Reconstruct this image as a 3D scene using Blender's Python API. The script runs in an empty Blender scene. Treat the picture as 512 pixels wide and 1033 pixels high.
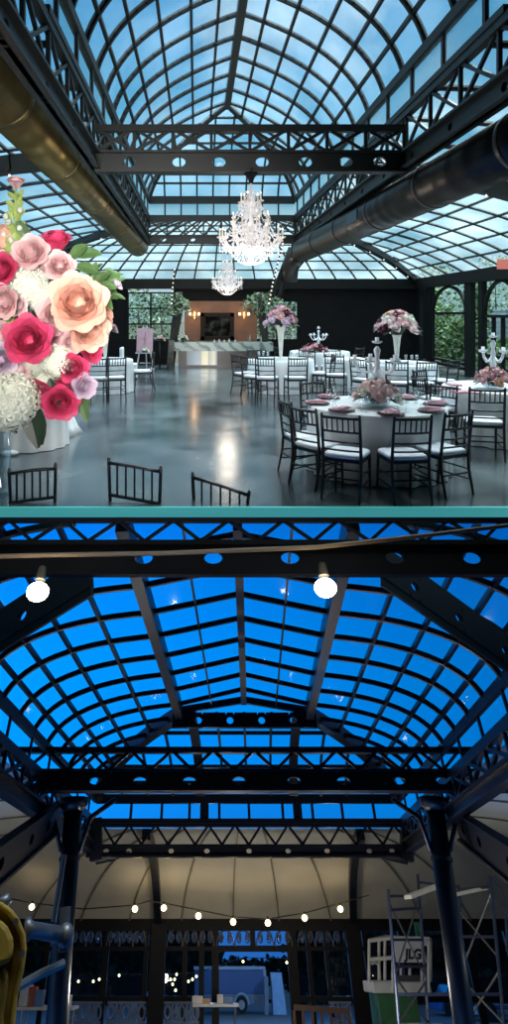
import bpy, bmesh, math, random
from mathutils import Vector, Matrix
random.seed(7)
PI = math.pi
C = bpy.context.scene.collection
F, CX, CY, H = 600.0, 212.0, 316.0, 1.86      # focal length and principal point in pixels, eye height
YH = 970.0                                     # horizon row of the lower hall
TH = math.atan((YH - CY) / F)
CO, SI = math.cos(TH), math.sin(TH)
HB = 1.3                                       # eye height above the lower hall's ground
# lower hall frame: x right, y forward, z up, origin at the eye; tilted down by TH
MBW = Matrix.Translation((0, 0, H)) @ Matrix.Rotation(-TH, 4, 'X')

def ap(px, py, Y):                             # upper hall point at distance Y
    return Vector(((px - CX) / F * Y, Y, H - (py - CY) / F * Y))
def ag(px, Y, z=0.0):
    return Vector(((px - CX) / F * Y, Y, z))
SKA = (198 - CX) / F
def ax(X, Y, z):                               # upper hall plan coordinates (plan is slightly skewed)
    return Vector((X + SKA * Y, Y, z))
def bp(px, py, Y):                             # lower hall point at distance Y (lower hall frame)
    v = (py - CY) / F
    ly, lz = CO + SI * v, SI - CO * v
    return Vector(((px - CX) / F / ly * Y, Y, lz / ly * Y))
SKB = (255 - CX) / F * CO
def bx(X, Y, z):
    return Vector((X + SKB * Y, Y, z))
def brow(py):                                  # slope of a row in the lower hall
    v = (py - CY) / F
    return (SI - CO * v) / (CO + SI * v)

# ------------------------------------------------------------------ materials
MATS = {}
def mat(name, col, rough=.5, metal=0., noise=None, emit=None, es=0., spec=.5, sub=None):
    if name in MATS: return MATS[name]
    m = bpy.data.materials.new(name); m.use_nodes = True
    nt = m.node_tree; b = nt.nodes['Principled BSDF']
    b.inputs['Roughness'].default_value = rough; b.inputs['Metallic'].default_value = metal
    b.inputs['Specular IOR Level'].default_value = spec
    c = (*col, 1)
    b.inputs['Base Color'].default_value = c
    tc = nt.nodes.new('ShaderNodeTexCoord'); nz = nt.nodes.new('ShaderNodeTexNoise')
    sc, am = noise or (6.0, .12)
    nz.inputs['Scale'].default_value = sc; nz.inputs['Detail'].default_value = 4
    rp = nt.nodes.new('ShaderNodeValToRGB')
    rp.color_ramp.elements[0].position = .3; rp.color_ramp.elements[1].position = .7
    rp.color_ramp.elements[0].color = (*[max(0, x * (1 - am)) for x in col], 1)
    rp.color_ramp.elements[1].color = (*[min(1, x * (1 + am)) for x in col], 1)
    nt.links.new(tc.outputs['Object'], nz.inputs['Vector'])
    nt.links.new(nz.outputs['Fac'], rp.inputs['Fac'])
    nt.links.new(rp.outputs['Color'], b.inputs['Base Color'])
    if emit:
        b.inputs['Emission Color'].default_value = (*emit, 1); b.inputs['Emission Strength'].default_value = es
    MATS[name] = m
    return m
def glass(name, tint, gl=.06, rough=.03, haze=0., hazecol=(1, 1, 1)):
    if name in MATS: return MATS[name]
    m = bpy.data.materials.new(name); m.use_nodes = True
    nt = m.node_tree; nt.nodes.clear()
    o = nt.nodes.new('ShaderNodeOutputMaterial')
    t = nt.nodes.new('ShaderNodeBsdfTransparent'); t.inputs['Color'].default_value = (*tint, 1)
    g = nt.nodes.new('ShaderNodeBsdfGlossy'); g.inputs['Roughness'].default_value = rough
    mx = nt.nodes.new('ShaderNodeMixShader'); mx.inputs['Fac'].default_value = gl
    nt.links.new(t.outputs[0], mx.inputs[1]); nt.links.new(g.outputs[0], mx.inputs[2])
    last = mx
    if haze:
        d = nt.nodes.new('ShaderNodeBsdfTranslucent'); d.inputs['Color'].default_value = (*hazecol, 1)
        m2 = nt.nodes.new('ShaderNodeMixShader')
        tc = nt.nodes.new('ShaderNodeTexCoord'); nz = nt.nodes.new('ShaderNodeTexNoise')
        nz.inputs['Scale'].default_value = .6; nz.inputs['Detail'].default_value = 5
        mr = nt.nodes.new('ShaderNodeMapRange')
        mr.inputs['From Min'].default_value = .35; mr.inputs['From Max'].default_value = .7
        mr.inputs['To Min'].default_value = 0; mr.inputs['To Max'].default_value = haze
        nt.links.new(tc.outputs['Object'], nz.inputs['Vector']); nt.links.new(nz.outputs['Fac'], mr.inputs['Value'])
        nt.links.new(mr.outputs[0], m2.inputs['Fac'])
        nt.links.new(mx.outputs[0], m2.inputs[1]); nt.links.new(d.outputs[0], m2.inputs[2]); last = m2
    nt.links.new(last.outputs[0], o.inputs['Surface'])
    MATS[name] = m
    return m

# ------------------------------------------------------------------ mesh builder
class MB:
    def __init__(s): s.v = []; s.f = []
    def add(s, vs, fs):
        n = len(s.v); s.v += [Vector(q) for q in vs]; s.f += [tuple(i + n for i in f) for f in fs]; return s
    def box(s, c, d, R=None):
        c = Vector(c); vs = []
        for z in (-.5, .5):
            for x, y in ((-.5, -.5), (.5, -.5), (.5, .5), (-.5, .5)):
                q = Vector((x * d[0], y * d[1], z * d[2]))
                vs.append(c + (R @ q if R else q))
        return s.add(vs, [(3, 2, 1, 0), (4, 5, 6, 7), (0, 1, 5, 4), (1, 2, 6, 5), (2, 3, 7, 6), (3, 0, 4, 7)])
    def bar(s, a, b, w, h=None, up=(0, 0, 1), ext=0.):
        a, b = Vector(a), Vector(b); h = h or w; d = (b - a)
        if d.length < 1e-6: return s
        d.normalize(); a = a - d * ext; b = b + d * ext
        u = Vector(up)
        if abs(d.dot(u)) > .98: u = Vector((0, 1, 0)) if abs(d.y) < .9 else Vector((1, 0, 0))
        r = d.cross(u).normalized(); u = r.cross(d)
        vs = [p + r * (x * w) + u * (y * h) for p in (a, b) for x, y in ((-.5, -.5), (.5, -.5), (.5, .5), (-.5, .5))]
        return s.add(vs, [(0, 1, 2, 3), (7, 6, 5, 4), (0, 4, 5, 1), (1, 5, 6, 2), (2, 6, 7, 3), (3, 7, 4, 0)])
    def path(s, pts, r, n=8, caps=True):
        pts = [Vector(p) for p in pts]; k = len(pts); rs = r if isinstance(r, (list, tuple)) else [r] * k
        vs = []; ref = None
        for i, p in enumerate(pts):
            d = (pts[min(i + 1, k - 1)] - pts[max(i - 1, 0)]).normalized()
            if ref is None:
                ref = Vector((0, 0, 1)) if abs(d.z) < .9 else Vector((1, 0, 0))
            x = d.cross(ref).normalized(); y = x.cross(d).normalized(); ref = y
            for j in range(n):
                t = 2 * PI * j / n; vs.append(p + x * (math.cos(t) * rs[i]) + y * (math.sin(t) * rs[i]))
        fs = [(i * n + j, i * n + (j + 1) % n, (i + 1) * n + (j + 1) % n, (i + 1) * n + j) for i in range(k - 1) for j in range(n)]
        if caps: fs += [tuple(range(n))[::-1], tuple((k - 1) * n + j for j in range(n))]
        return s.add(vs, fs)
    def tube(s, a, b, r0, r1=None, n=8): return s.path([a, b], [r0, r0 if r1 is None else r1], n)
    def lathe(s, prof, c=(0, 0, 0), n=20, wob=None):
        c = Vector(c); k = len(prof); vs = []
        for i, (r, z) in enumerate(prof):
            for j in range(n):
                t = 2 * PI * j / n; rr = r * (wob(i, t) if wob else 1)
                vs.append(c + Vector((rr * math.cos(t), rr * math.sin(t), z)))
        fs = [(i * n + j, i * n + (j + 1) % n, (i + 1) * n + (j + 1) % n, (i + 1) * n + j) for i in range(k - 1) for j in range(n)]
        if prof[0][0] > 1e-5: fs.append(tuple(range(n))[::-1])
        if prof[-1][0] > 1e-5: fs.append(tuple((k - 1) * n + j for j in range(n)))
        return s.add(vs, fs)
    def ball(s, c, r, n=10, m=6):
        r = r if isinstance(r, (list, tuple)) else (r, r, r); c = Vector(c); vs = []
        for i in range(m + 1):
            p = PI * i / m
            for j in range(n):
                t = 2 * PI * j / n
                vs.append(c + Vector((r[0] * math.sin(p) * math.cos(t), r[1] * math.sin(p) * math.sin(t), -r[2] * math.cos(p))))
        return s.add(vs, [(i * n + j, i * n + (j + 1) % n, (i + 1) * n + (j + 1) % n, (i + 1) * n + j) for i in range(m) for j in range(n)])
    def oct(s, c, r, h):
        c = Vector(c)
        return s.add([c + Vector(q) for q in ((r, 0, 0), (0, r, 0), (-r, 0, 0), (0, -r, 0), (0, 0, h), (0, 0, -h))],
                     [(0, 1, 4), (1, 2, 4), (2, 3, 4), (3, 0, 4), (1, 0, 5), (2, 1, 5), (3, 2, 5), (0, 3, 5)])
    def quad(s, *p): return s.add(p, [tuple(range(len(p)))])
    def strip(s, A, B):
        n = len(A); return s.add(list(A) + list(B), [(i, i + 1, n + i + 1, n + i) for i in range(n - 1)])
    def plate(s, a, b, h0, h1, th, holes, rad=None, up=(0, 0, 1), asp=1.6):
        """Plate girder from a to b, between heights h0 and h1 along up, pierced by oval holes at fractions along it."""
        a, b, u = Vector(a), Vector(b), Vector(up); d = b - a; L = d.length; d.normalize(); nrm = d.cross(u).normalized()
        hc, hh = (h0 + h1) / 2, (h1 - h0) / 2
        rad = rad or hh * .5
        P = lambda x, z, o: a + d * x + u * z + nrm * o
        segs = []; x0 = 0.
        for fr in holes:
            c = fr * L
            segs.append((x0, c - rad * asp * 1.25)); segs.append(('h', c)); x0 = c + rad * asp * 1.25
        segs.append((x0, L))
        for g in segs:
            if g[0] == 'h':
                c = g[1]; W = rad * asp * 1.25; N = 16; inn = []; out = []
                for k in range(N):
                    t = 2 * PI * (k + .5) / N; ct, st = math.cos(t), math.sin(t)
                    inn.append((c + rad * asp * ct, hc + rad * st))
                    q = max(abs(ct), abs(st)); out.append((c + W * ct / q, hc + hh * st / q))
                vs = []
                for o in (-th / 2, th / 2):
                    vs += [P(x, z, o) for x, z in inn] + [P(x, z, o) for x, z in out]
                fs = []
                for k in range(N):
                    k2 = (k + 1) % N
                    fs += [(k, k2, N + k2, N + k), (2 * N + k, 3 * N + k, 3 * N + k2, 2 * N + k2), (k, 2 * N + k, 2 * N + k2, k2), (N + k, N + k2, 3 * N + k2, 3 * N + k)]
                s.add(vs, fs)
            elif g[1] > g[0]:
                s.add([P(x, z, o) for o in (-th / 2, th / 2) for x, z in ((g[0], h0), (g[1], h0), (g[1], h1), (g[0], h1))],
                      [(0, 1, 2, 3), (7, 6, 5, 4), (0, 4, 5, 1), (1, 5, 6, 2), (2, 6, 7, 3), (3, 7, 4, 0)])
        return s
    def build(s, name, material, parent=None, M=None, smooth=False, base=None, bev=0):
        me = bpy.data.meshes.new(name); o = bpy.data.objects.new(name, me); C.objects.link(o)
        if parent is not None: off = Vector(parent.get('_b', (0, 0, 0)))
        elif base is not None: off = Vector(base)
        else:
            xs = [[q[i] for q in s.v] for i in range(3)]
            off = Vector(((min(xs[0]) + max(xs[0])) / 2, (min(xs[1]) + max(xs[1])) / 2, min(xs[2])))
        me.from_pydata([q - off for q in s.v], [], s.f); me.materials.append(material)
        if smooth:
            me.polygons.foreach_set('use_smooth', [True] * len(me.polygons))
        me.update()
        bm = bmesh.new(); bm.from_mesh(me); bmesh.ops.recalc_face_normals(bm, faces=bm.faces); bm.to_mesh(me); bm.free()
        if bev:
            md = o.modifiers.new('bevel', 'BEVEL'); md.width = bev; md.segments = 2; md.limit_method = 'ANGLE'
        if parent is not None: o.parent = parent
        else: o.matrix_world = (M or Matrix()) @ Matrix.Translation(off)
        return o

def tag(o, label=None, cat=None, group=None, kind=None):
    if label: o['label'] = label
    if cat: o['category'] = cat
    if group: o['group'] = group
    if kind: o['kind'] = kind
    return o
ROOTS = []
def thing(name, label, cat, base=(0, 0, 0), rz=0., group=None, M=None, local=False, kind=None):
    """Empty at the base; parts are given in hall coordinates unless local=True."""
    o = bpy.data.objects.new(name, None); C.objects.link(o); o.empty_display_size = .1
    o.matrix_world = (M or Matrix()) @ Matrix.Translation(base) @ Matrix.Rotation(rz, 4, 'Z')
    o['_b'] = (0, 0, 0) if local else tuple(base)
    ROOTS.append(o)
    return tag(o, label, cat, group, kind)
def dup(root, loc, rz=0., label=None, group=None, s=None, tilt=None):
    r = root.copy(); C.objects.link(r); r.location = loc; r.rotation_euler = (tilt or 0, 0, rz); ROOTS.append(r)
    s = s or 1; r.scale = (s, s, s)
    if label: r['label'] = label
    if group: r['group'] = group
    for ch in list(root.children):
        c = ch.copy(); C.objects.link(c); c.parent = r
        for g in list(ch.children):
            d = g.copy(); C.objects.link(d); d.parent = c
    return r
def struct(name, mb, m, M=None, parent=None, smooth=False):
    o = mb.build(name, m, parent, M, smooth)
    if parent is None: o['kind'] = 'structure'
    return o

# ------------------------------------------------------------------ palette
STEEL = mat('charcoal green painted steel', (.013, .018, .017), .5, noise=(3, .25))
STEEL2 = mat('black window steel', (.007, .008, .008), .6, spec=.25)
BLK = mat('black lacquered wood', (.008, .008, .011), .32)
CUSH = mat('white cushion vinyl', (.72, .76, .82), .5)
CLOTH = mat('white satin cloth', (.76, .79, .80), .45, noise=(2, .12))
PANE = glass('clear roof glass', (.80, .93, .98), .05, .05, .14, (.6, .8, .9))
PANE2 = glass('weathered roof glass', (.72, .86, .88), .05, .08, .35, (.5, .62, .64))
WGL = glass('window glass', (.85, .95, .92), .07, .02)
VGL = glass('vase glass', (.86, .93, .95), .16, .02)
NAVY = mat('navy black painted steel', (.007, .009, .019), .4, noise=(2, .3))
BPANE = glass('dusk roof glass', (.92, .96, 1.), .03, .05)
# =================================================================== UPPER HALL: shell
def floor_material():
    m = bpy.data.materials.new('polished concrete'); m.use_nodes = True; nt = m.node_tree; b = nt.nodes['Principled BSDF']
    tc = nt.nodes.new('ShaderNodeTexCoord')
    n1 = nt.nodes.new('ShaderNodeTexNoise'); n1.inputs['Scale'].default_value = .9; n1.inputs['Detail'].default_value = 8; n1.inputs['Distortion'].default_value = .6
    r1 = nt.nodes.new('ShaderNodeValToRGB'); e = r1.color_ramp.elements
    e[0].position = .36; e[0].color = (.020, .029, .034, 1); e[1].position = .68; e[1].color = (.105, .13, .14, 1)
    r2 = nt.nodes.new('ShaderNodeMapRange'); r2.inputs['To Min'].default_value = .04; r2.inputs['To Max'].default_value = .34
    bu = nt.nodes.new('ShaderNodeBump'); bu.inputs['Strength'].default_value = .05; bu.inputs['Distance'].default_value = .02
    nt.links.new(tc.outputs['Object'], n1.inputs['Vector']); nt.links.new(n1.outputs['Fac'], r1.inputs['Fac'])
    nt.links.new(r1.outputs['Color'], b.inputs['Base Color']); nt.links.new(n1.outputs['Fac'], r2.inputs['Value'])
    nt.links.new(r2.outputs[0], b.inputs['Roughness']); nt.links.new(n1.outputs['Fac'], bu.inputs['Height'])
    nt.links.new(bu.outputs[0], b.inputs['Normal']); b.inputs['Specular IOR Level'].default_value = .8
    return m
YE = H * F / (511.5 - CY)                       # front edge of the upper floor
EDGE_T = YE * (521.3 - 511.5) / F
YW = 21.6                                       # back wall
struct('floor', MB().box((.5, (YE + .02 + 22) / 2, -EDGE_T / 2), (26, 22 - YE - .02, EDGE_T)), floor_material())
struct('trim_1', MB().box((.5, YE + .005, -EDGE_T / 2 - .0005), (26, .03, EDGE_T)), mat('self-lit teal divider edge', (.045, .29, .31), .6, noise=(2, .05), emit=(.05, .32, .31), es=.75))  # dividing band built as the floor's edge, with added glow
struct('ground_outside', MB().box((0, 82, -.25), (180, 119.9, .3)).box((-50, 8.8, -.25), (74.9, 26.4, .3)).box((51, 8.8, -.25), (74.9, 26.4, .3)), mat('garden soil', (.03, .035, .02), .9))
struct('floor_light_blocker', MB().box((.5, -1.5, -.1), (26, 5.6, .2)), mat('light blocker concrete', (.1, .11, .12), .5))  # unseen floor added to keep sky light off the lower hall
SHELL = mat('dark light-blocking shell', (.02, .022, .024), .8)  # unseen walls and ceiling below are added to block sky light
struct('wall_light_blocker_rear', MB().box((.5, -4.4, -.4), (30, .2, 15.4)), SHELL)
struct('ceiling_light_blocker', MB().box((.5, 1.3, 7.1), (30, 11.6, .2)), SHELL)
struct('wall_light_blocker_left', MB().box((-13, -.1, 2), (.2, 9.0, 10)), SHELL)
struct('wall_light_blocker_right', MB().box((14, -.1, 2), (.2, 9.0, 10)), SHELL)

# ---- lantern roof (ridge, curved sides, hipped far end)
def bez(a, c, b, t): return tuple((1 - t) ** 2 * a[i] + 2 * t * (1 - t) * c[i] + t * t * b[i] for i in range(len(a)))
XC, HW = .70, 2.02
ZE, ZR, YAP, YEN = 5.05, 6.62, 13.55, 16.5
def prof(t):
    q = bez((1., ZE), (.86, ZE + 1.0), (0., ZR), t); return q
def hipY(t): return YAP + (YEN - YAP) * prof(t)[0]
def lant(side, t, Y): q = prof(t); return ax(XC + side * HW * q[0], Y, q[1])
TL = [0, .19, .38, .57, .75, .89, 1.]
FINE = [i / 16 for i in range(17)]
ceil = thing('ceiling', 'glazed central lantern roof of the upper hall', 'roof', (XC, 11, ZE), kind='structure')
ribs = MB(); pur = MB(); Y0 = 5.2
k = 0; Y = 5.45
ribY = []
while Y < YEN - .2: ribY.append(Y); Y += .795
for sd in (-1, 1):
    for Y in ribY:
        pts = [lant(sd, t, Y) for t in FINE if Y <= hipY(t) + .01]
        if Y > YAP and len(pts) > 1:
            pass
        for a, b in zip(pts, pts[1:]): ribs.bar(a, b, .05, .07, ext=.01)
    for t in TL[:-1]:
        pur.bar(lant(sd, t, Y0), lant(sd, t, hipY(t)), .045, .055)
hipq = MB()
for t in TL[1:-1] + [.3, .65]:
    q = prof(t); pur.bar(ax(XC - HW * q[0], hipY(t), q[1]), ax(XC + HW * q[0], hipY(t), q[1]), .045, .055)
for u in (-.78, -.56, -.34, -.12, .1, .33, .55, .77):
    pts = [ax(XC + HW * u, hipY(t), prof(t)[1]) for t in FINE if prof(t)[0] >= abs(u) - .001]
    for a, b in zip(pts, pts[1:]): ribs.bar(a, b, .045, .06, ext=.01)
struct('rib', ribs, STEEL, parent=ceil); struct('purlin', pur, STEEL, parent=ceil)
for sd in (-1, 1):
    for a, b in zip(FINE, FINE[1:]): hipq.bar(lant(sd, a, hipY(a)), lant(sd, b, hipY(b)), .1, .12, ext=.01)
struct('hip_rafter', hipq, STEEL, parent=ceil)
struct('ridge_beam', MB().bar(ax(XC, Y0, ZR - .03), ax(XC, YAP + .05, ZR - .03), .13, .16), STEEL, parent=ceil)
g = MB()
for sd in (-1, 1):
    g.strip([lant(sd, t, Y0) for t in FINE], [lant(sd, t, hipY(t)) for t in FINE])
g.strip([lant(-1, t, hipY(t)) for t in FINE], [lant(1, t, hipY(t)) for t in FINE])
struct('pane', g, PANE, parent=ceil)
# clerestory strip between truss and eave
XL, XR = XC - HW, XC + HW
ZB, ZG, ZT = 3.74, 3.98, 4.46                    # truss: underside, top of plate girder, top chord
fr = MB(); g = MB()
cl = thing('ceiling_clerestory', 'vertical glazed strip under the lantern roof', 'window', (XC, 11, ZT), kind='structure')
for X in (XL, XR):
    fr.bar(ax(X, Y0, ZE - .05), ax(X, YEN, ZE - .05), .09, .12); fr.bar(ax(X, Y0, ZT + .07), ax(X, YEN, ZT + .07), .08, .07)
    Y = 5.6
    while Y < YEN: fr.bar(ax(X, Y, ZT), ax(X, Y, ZE), .04, .06); Y += .95
    g.quad(ax(X, Y0, ZT), ax(X, YEN, ZT), ax(X, YEN, ZE), ax(X, Y0, ZE))
fr.bar(ax(XL, YEN, ZE - .05), ax(XR, YEN, ZE - .05), .12, .2); fr.bar(ax(XL, YEN, ZT + .07), ax(XR, YEN, ZT + .07), .1, .1)
for u in range(1, 9):
    X = XL + (XR - XL) * u / 9; fr.bar(ax(X, YEN, ZT), ax(X, YEN, ZE), .04, .06)
g.quad(ax(XL, YEN, ZT), ax(XR, YEN, ZT), ax(XR, YEN, ZE), ax(XL, YEN, ZE))
struct('frame', fr, STEEL, parent=cl); struct('pane', g, PANE2, parent=cl)

# ---- trusses
def truss(label, a, b, bays, holes, zb, zg, zt, X_web=True, group=None, th=.1, M=None, mater=None, ff=ax, bw=.04, ch=.09, name='roof_truss', holerad=None, asp=1.3):
    mater = mater or STEEL
    a0, b0 = ff(a[0], a[1], 0), ff(b[0], b[1], 0); up = Vector((0, 0, 1)); mid = (a0 + b0) / 2
    t = thing(name, label, 'truss', mid + up * zb, group=group, M=M)
    m = MB().plate(a0 + up * zb, b0 + up * zb, 0, zg - zb, th * .5, holes, holerad or (zg - zb) * .24, asp=asp)
    m.build('plate_girder', mater, t)
    m = MB().bar(a0 + up * (zb + .015), b0 + up * (zb + .015), th * 1.7, .03); m.bar(a0 + up * (zg - .015), b0 + up * (zg - .015), th * 1.7, .03)
    m.build('flange', mater, t)
    MB().bar(a0 + up * zt, b0 + up * zt, th * .9, ch).build('top_chord', mater, t)
    for i in range(bays):
        p, q = a0.lerp(b0, i / bays), a0.lerp(b0, (i + 1) / bays); m = MB()
        if X_web:
            m.bar(p + up * zg, q + up * zt, bw, bw); m.bar(p + up * zt, q + up * zg, bw * .9, bw * .9); m.bar(q + up * zg, q + up * zt, bw, bw)
        else:
            c = (p + q) / 2
            m.bar(p + up * zg, c + up * zt, bw, bw); m.bar(c + up * zt, q + up * zg, bw, bw)
        m.build('web_brace', mater, t)
    return t
Y1 = 7.8
truss('dark steel cross truss nearest the camera in the glass hall, holding the big chandelier', (XL, Y1), (XR, Y1), 8, [.11, .27, .4, .54, .68, .81, .92], ZB - .04, ZG, 4.28, group='cross trusses')
truss('dark steel cross truss at the far end of the glass lantern roof', (XL, YEN), (XR, YEN), 8, [.1, .3, .5, .7, .9], ZB + .05, ZG + .05, ZT, group='cross trusses')
truss('long dark steel truss along the left side of the glass hall, beside the gold duct', (XL - .02, 3.0), (XL - .02, YEN), 17, [i / 12 for i in range(1, 12)], ZB, ZG, ZT, group='long side trusses', holerad=.045)
truss('long dark steel truss along the right side of the glass hall, above the dark duct', (XR + .02, 3.0), (XR + .02, YEN), 17, [i / 12 for i in range(1, 12)], ZB, ZG, ZT, group='long side trusses', holerad=.045)

# ---- lower glazed roof around the nave (ring)
OL, OR, ZO, ZI = -6.7, 8.0, 3.08, 4.44
def ring(side, w, s):
    """side 0 left, 1 right, 2 far; w 0 at truss, 1 at wall; s along the run."""
    q = bez((0., ZI), (.58, ZI - .06), (1., ZO), w)
    X0 = (XL - .05) + (OL - XL + .05) * q[0]; X1 = (XR + .05) + (OR - XR - .05) * q[0]; Ye = YEN + .05 + (YW - .1 - YEN) * q[0]
    if side == 0: return ax(X0, s, q[1])
    if side == 1: return ax(X1, s, q[1])
    return ax(X0 + (X1 - X0) * s, Ye, q[1])
def ringYe(w): q = bez((0., ZI), (.58, ZI), (1., ZO), w); return YEN + .05 + (YW - .1 - YEN) * q[0]
RW = [i / 8 for i in range(9)]; RF = [i / 20 for i in range(21)]
rg = thing('ceiling_aisle', 'curved glazed roof over the aisles of the glass hall', 'roof', (XC, 14, ZO), kind='structure')
bars = MB(); g = MB(); g2 = MB()
for sd in (0, 1):
    Y = 4.6
    while Y < YW - .3:
        pts = [ring(sd, w, Y) for w in RF if Y <= ringYe(w)]
        for a, b in zip(pts, pts[1:]): bars.bar(a, b, .045, .06, ext=.01)
        Y += 1.1
    for w in RW[1:]: bars.bar(ring(sd, w, 4.5), ring(sd, w, ringYe(w)), .045, .055)
    (g2 if sd else g).strip([ring(sd, w, 4.5) for w in RF], [ring(sd, w, ringYe(w)) for w in RF])
for w in RW[1:]: bars.bar(ring(2, w, 0), ring(2, w, 1), .045, .055)
for i in range(1, 20):
    pts = [ring(2, w, i / 20) for w in RF]
    for a, b in zip(pts, pts[1:]): bars.bar(a, b, .045, .055, ext=.01)
g2.strip([ring(2, w, 0) for w in RF], [ring(2, w, 1) for w in RF])
struct('glazing_bar', bars, STEEL, parent=rg); struct('pane', g, PANE, parent=rg); struct('pane', g2, PANE2, parent=rg)
def rib_girder(sd, Y, label, hole=True):
    t = thing('rib_girder', label, 'beam', ring(sd, .5, Y) - Vector((0, 0, .25)), group='curved rib girders of the aisle roof'); m = MB()
    pts = [ring(sd, w, Y) - Vector((0, 0, .16)) for w in RW]
    for a, b in zip(pts, pts[1:]): m.bar(a, b, .12, .26, ext=.012)
    m.build('web', STEEL, t); m = MB()
    for a, b in zip(pts, pts[1:]): m.bar(a - Vector((0, 0, .13)), b - Vector((0, 0, .13)), .2, .035, ext=.012)
    m.build('flange', STEEL, t)
    for i in range(1, 8): MB().ball(pts[i] + Vector((0, -.08, -.2)), .02, 6, 4).build('light_bulb', BULBW, t)
BULBW = mat('warm white bulb', (1, .9, .75), .4, emit=(1, .85, .65), es=1.6)
rib_girder(1, 10.2, 'curved dark rib girder with small bulbs over the right aisle, nearest the exit sign')
rib_girder(0, 9.2, 'curved dark rib girder over the left aisle behind the big bouquet')
for sd, s0 in ((0, 0), (1, 1)):
    t = thing('hip_girder', 'dark sloping hip girder at the far %s corner of the aisle roof' % ('left', 'right')[sd], 'beam', ring(2, .5, s0) - Vector((0, 0, .2))); m = MB()
    pts = [ring(2, w, s0) - Vector((0, 0, .1)) for w in RW]
    for a, b in zip(pts, pts[1:]): m.bar(a, b, .2, .2, ext=.012)
    m.build('beam', STEEL, t)
    for i in range(2, 8): MB().ball(pts[i] + Vector((0, -.06, -.14)), .02, 6, 4).build('light_bulb', BULBW, t)

# ---- walls under the aisle roof
WOOD = mat('very dark panelled wall', (.004, .004, .004), .7, noise=(4, .4), spec=.2)
m = MB()
for p0, p1, z0, z1 in ((92, 129, 0, 2.75), (300, 344, 0, 2.75), (344, 431, 0, 2.75), (175, 300, 2.28, 2.75), (129, 175, 0, .9), (252, 300, 0, .9)):
    a, b = ag(p0, YW), ag(p1, YW); m.box(((a.x + b.x) / 2, YW, (z0 + z1) / 2), (b.x - a.x, .12, z1 - z0))
a, b = ag(-70, YW), ag(92, YW)
m.box(((a.x + b.x) / 2, YW, 1.37), (b.x - a.x, .12, 2.75))
struct('wall_back', m, WOOD)
struct('trim_2', MB().bar(ax(OL, YW - .1, 2.92), ax(OR, YW - .1, 2.92), .3, .36).bar(ax(OR, 4.5, 2.92), ax(OR, YW, 2.92), .26, .36).bar(ax(OL, 4.5, 2.92), ax(OL, YW, 2.92), .26, .36), STEEL2)
# back windows
def back_window(n, p0, p1, z0, z1, nx, nz):
    a, b = ag(p0, YW), ag(p1, YW); w = thing('window_%d' % n, None, None, (a + b) / 2, kind='structure'); f = MB()
    for i in range(nx + 1):
        x = a.x + (b.x - a.x) * i / nx; f.box((x, YW, (z0 + z1) / 2), (.06, .08, z1 - z0))
    for i in range(nz + 1):
        z = z0 + (z1 - z0) * i / nz; f.box(((a.x + b.x) / 2, YW, z), (b.x - a.x, .08, .05))
    struct('window_frame', f, STEEL2, parent=w)
    struct('pane', MB().box(((a.x + b.x) / 2, YW + .01, (z0 + z1) / 2), (b.x - a.x, .01, z1 - z0)), WGL, parent=w)
back_window(1, 129, 175, .9, 2.6, 2, 3); back_window(2, 258, 300, .9, 2.6, 2, 2)
# copper recess behind the bar
a, b = ag(186, YW - .05), ag(259, YW - .05)
COP = mat('copper coloured wall panel', (.21, .085, .04), .55, noise=(1.5, .3))
struct('wall_bar', MB().box(((a.x + b.x) / 2, YW - .03, 1.5), (b.x - a.x, .08, 1.6)), COP)
# right wall: piers and arched windows
def ry(px): return OR / ((px - 198) / F)
m = MB(); XRW = OR
for p0, p1 in ((421.5, 425), (431, 436.5), (470.5, 477), (484, 488.5)):
    ya, yb = ry(p1), ry(p0); m.box(ax(XRW, (ya + yb) / 2, 1.4), (.14, yb - ya, 2.8))
m.box(ax(XRW, (ry(425) + ry(436)) / 2, .12), (.1, ry(425) - ry(436), .24))
struct('wall_right', m, STEEL2)
def arched(n, p0, p1, z0, zs, zt, rails, mull):
    ya, yb = ry(p1), ry(p0); w = thing('window_%d' % n, None, None, ax(XRW, (ya + yb) / 2, z0), kind='structure'); f = MB()
    yc, r = (ya + yb) / 2, (yb - ya) / 2
    for y in [ya, yb] + [ya + (yb - ya) * q for q in mull]: f.box(ax(XRW, y, (z0 + zs) / 2), (.1, .07, zs - z0))
    for z in [z0, zs] + rails: f.box(ax(XRW, yc, z), (.1, yb - ya, .08))
    arc = [ax(XRW, yc + r * math.cos(t), zs + (zt - zs) * math.sin(t)) for t in [PI * i / 14 for i in range(15)]]
    for p, q in zip(arc, arc[1:]): f.bar(p, q, .07, .1, up=(1, 0, 0), ext=.01)
    f.box(ax(XRW, ya, (zs + 2.75) / 2), (.1, .07, 2.75 - zs)); f.box(ax(XRW, yb, (zs + 2.75) / 2), (.1, .07, 2.75 - zs))
    struct('window_frame', f, STEEL2, parent=w)
    struct('pane', MB().box(ax(XRW + .01, yc, (z0 + 2.75) / 2), (.01, yb - ya, 2.75 - z0)), WGL, parent=w)
arched(3, 436.5, 470, .2, 1.86, 2.7, [.35], [])
arched(4, 488.5, 524, .2, 1.78, 2.72, [.7], [.45, .72])
ya, yb = ry(484), ry(477)
w = thing('window_5', None, None, ax(XRW, (ya + yb) / 2, .2), kind='structure')
struct('pane', MB().box(ax(XRW + .01, (ya + yb) / 2, 1.5), (.01, yb - ya, 2.5)), WGL, parent=w)
ya, yb = ry(431), ry(425)
w = thing('window_6', None, None, ax(XRW, (ya + yb) / 2, .2), kind='structure')
struct('pane', MB().box(ax(XRW + .01, (ya + yb) / 2, 1.5), (.01, yb - ya, 2.5)), WGL, parent=w)
struct('wall_left', MB().box(ax(OL, 13, .5), (.14, 17.2, 1.0)), STEEL2)
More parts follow.
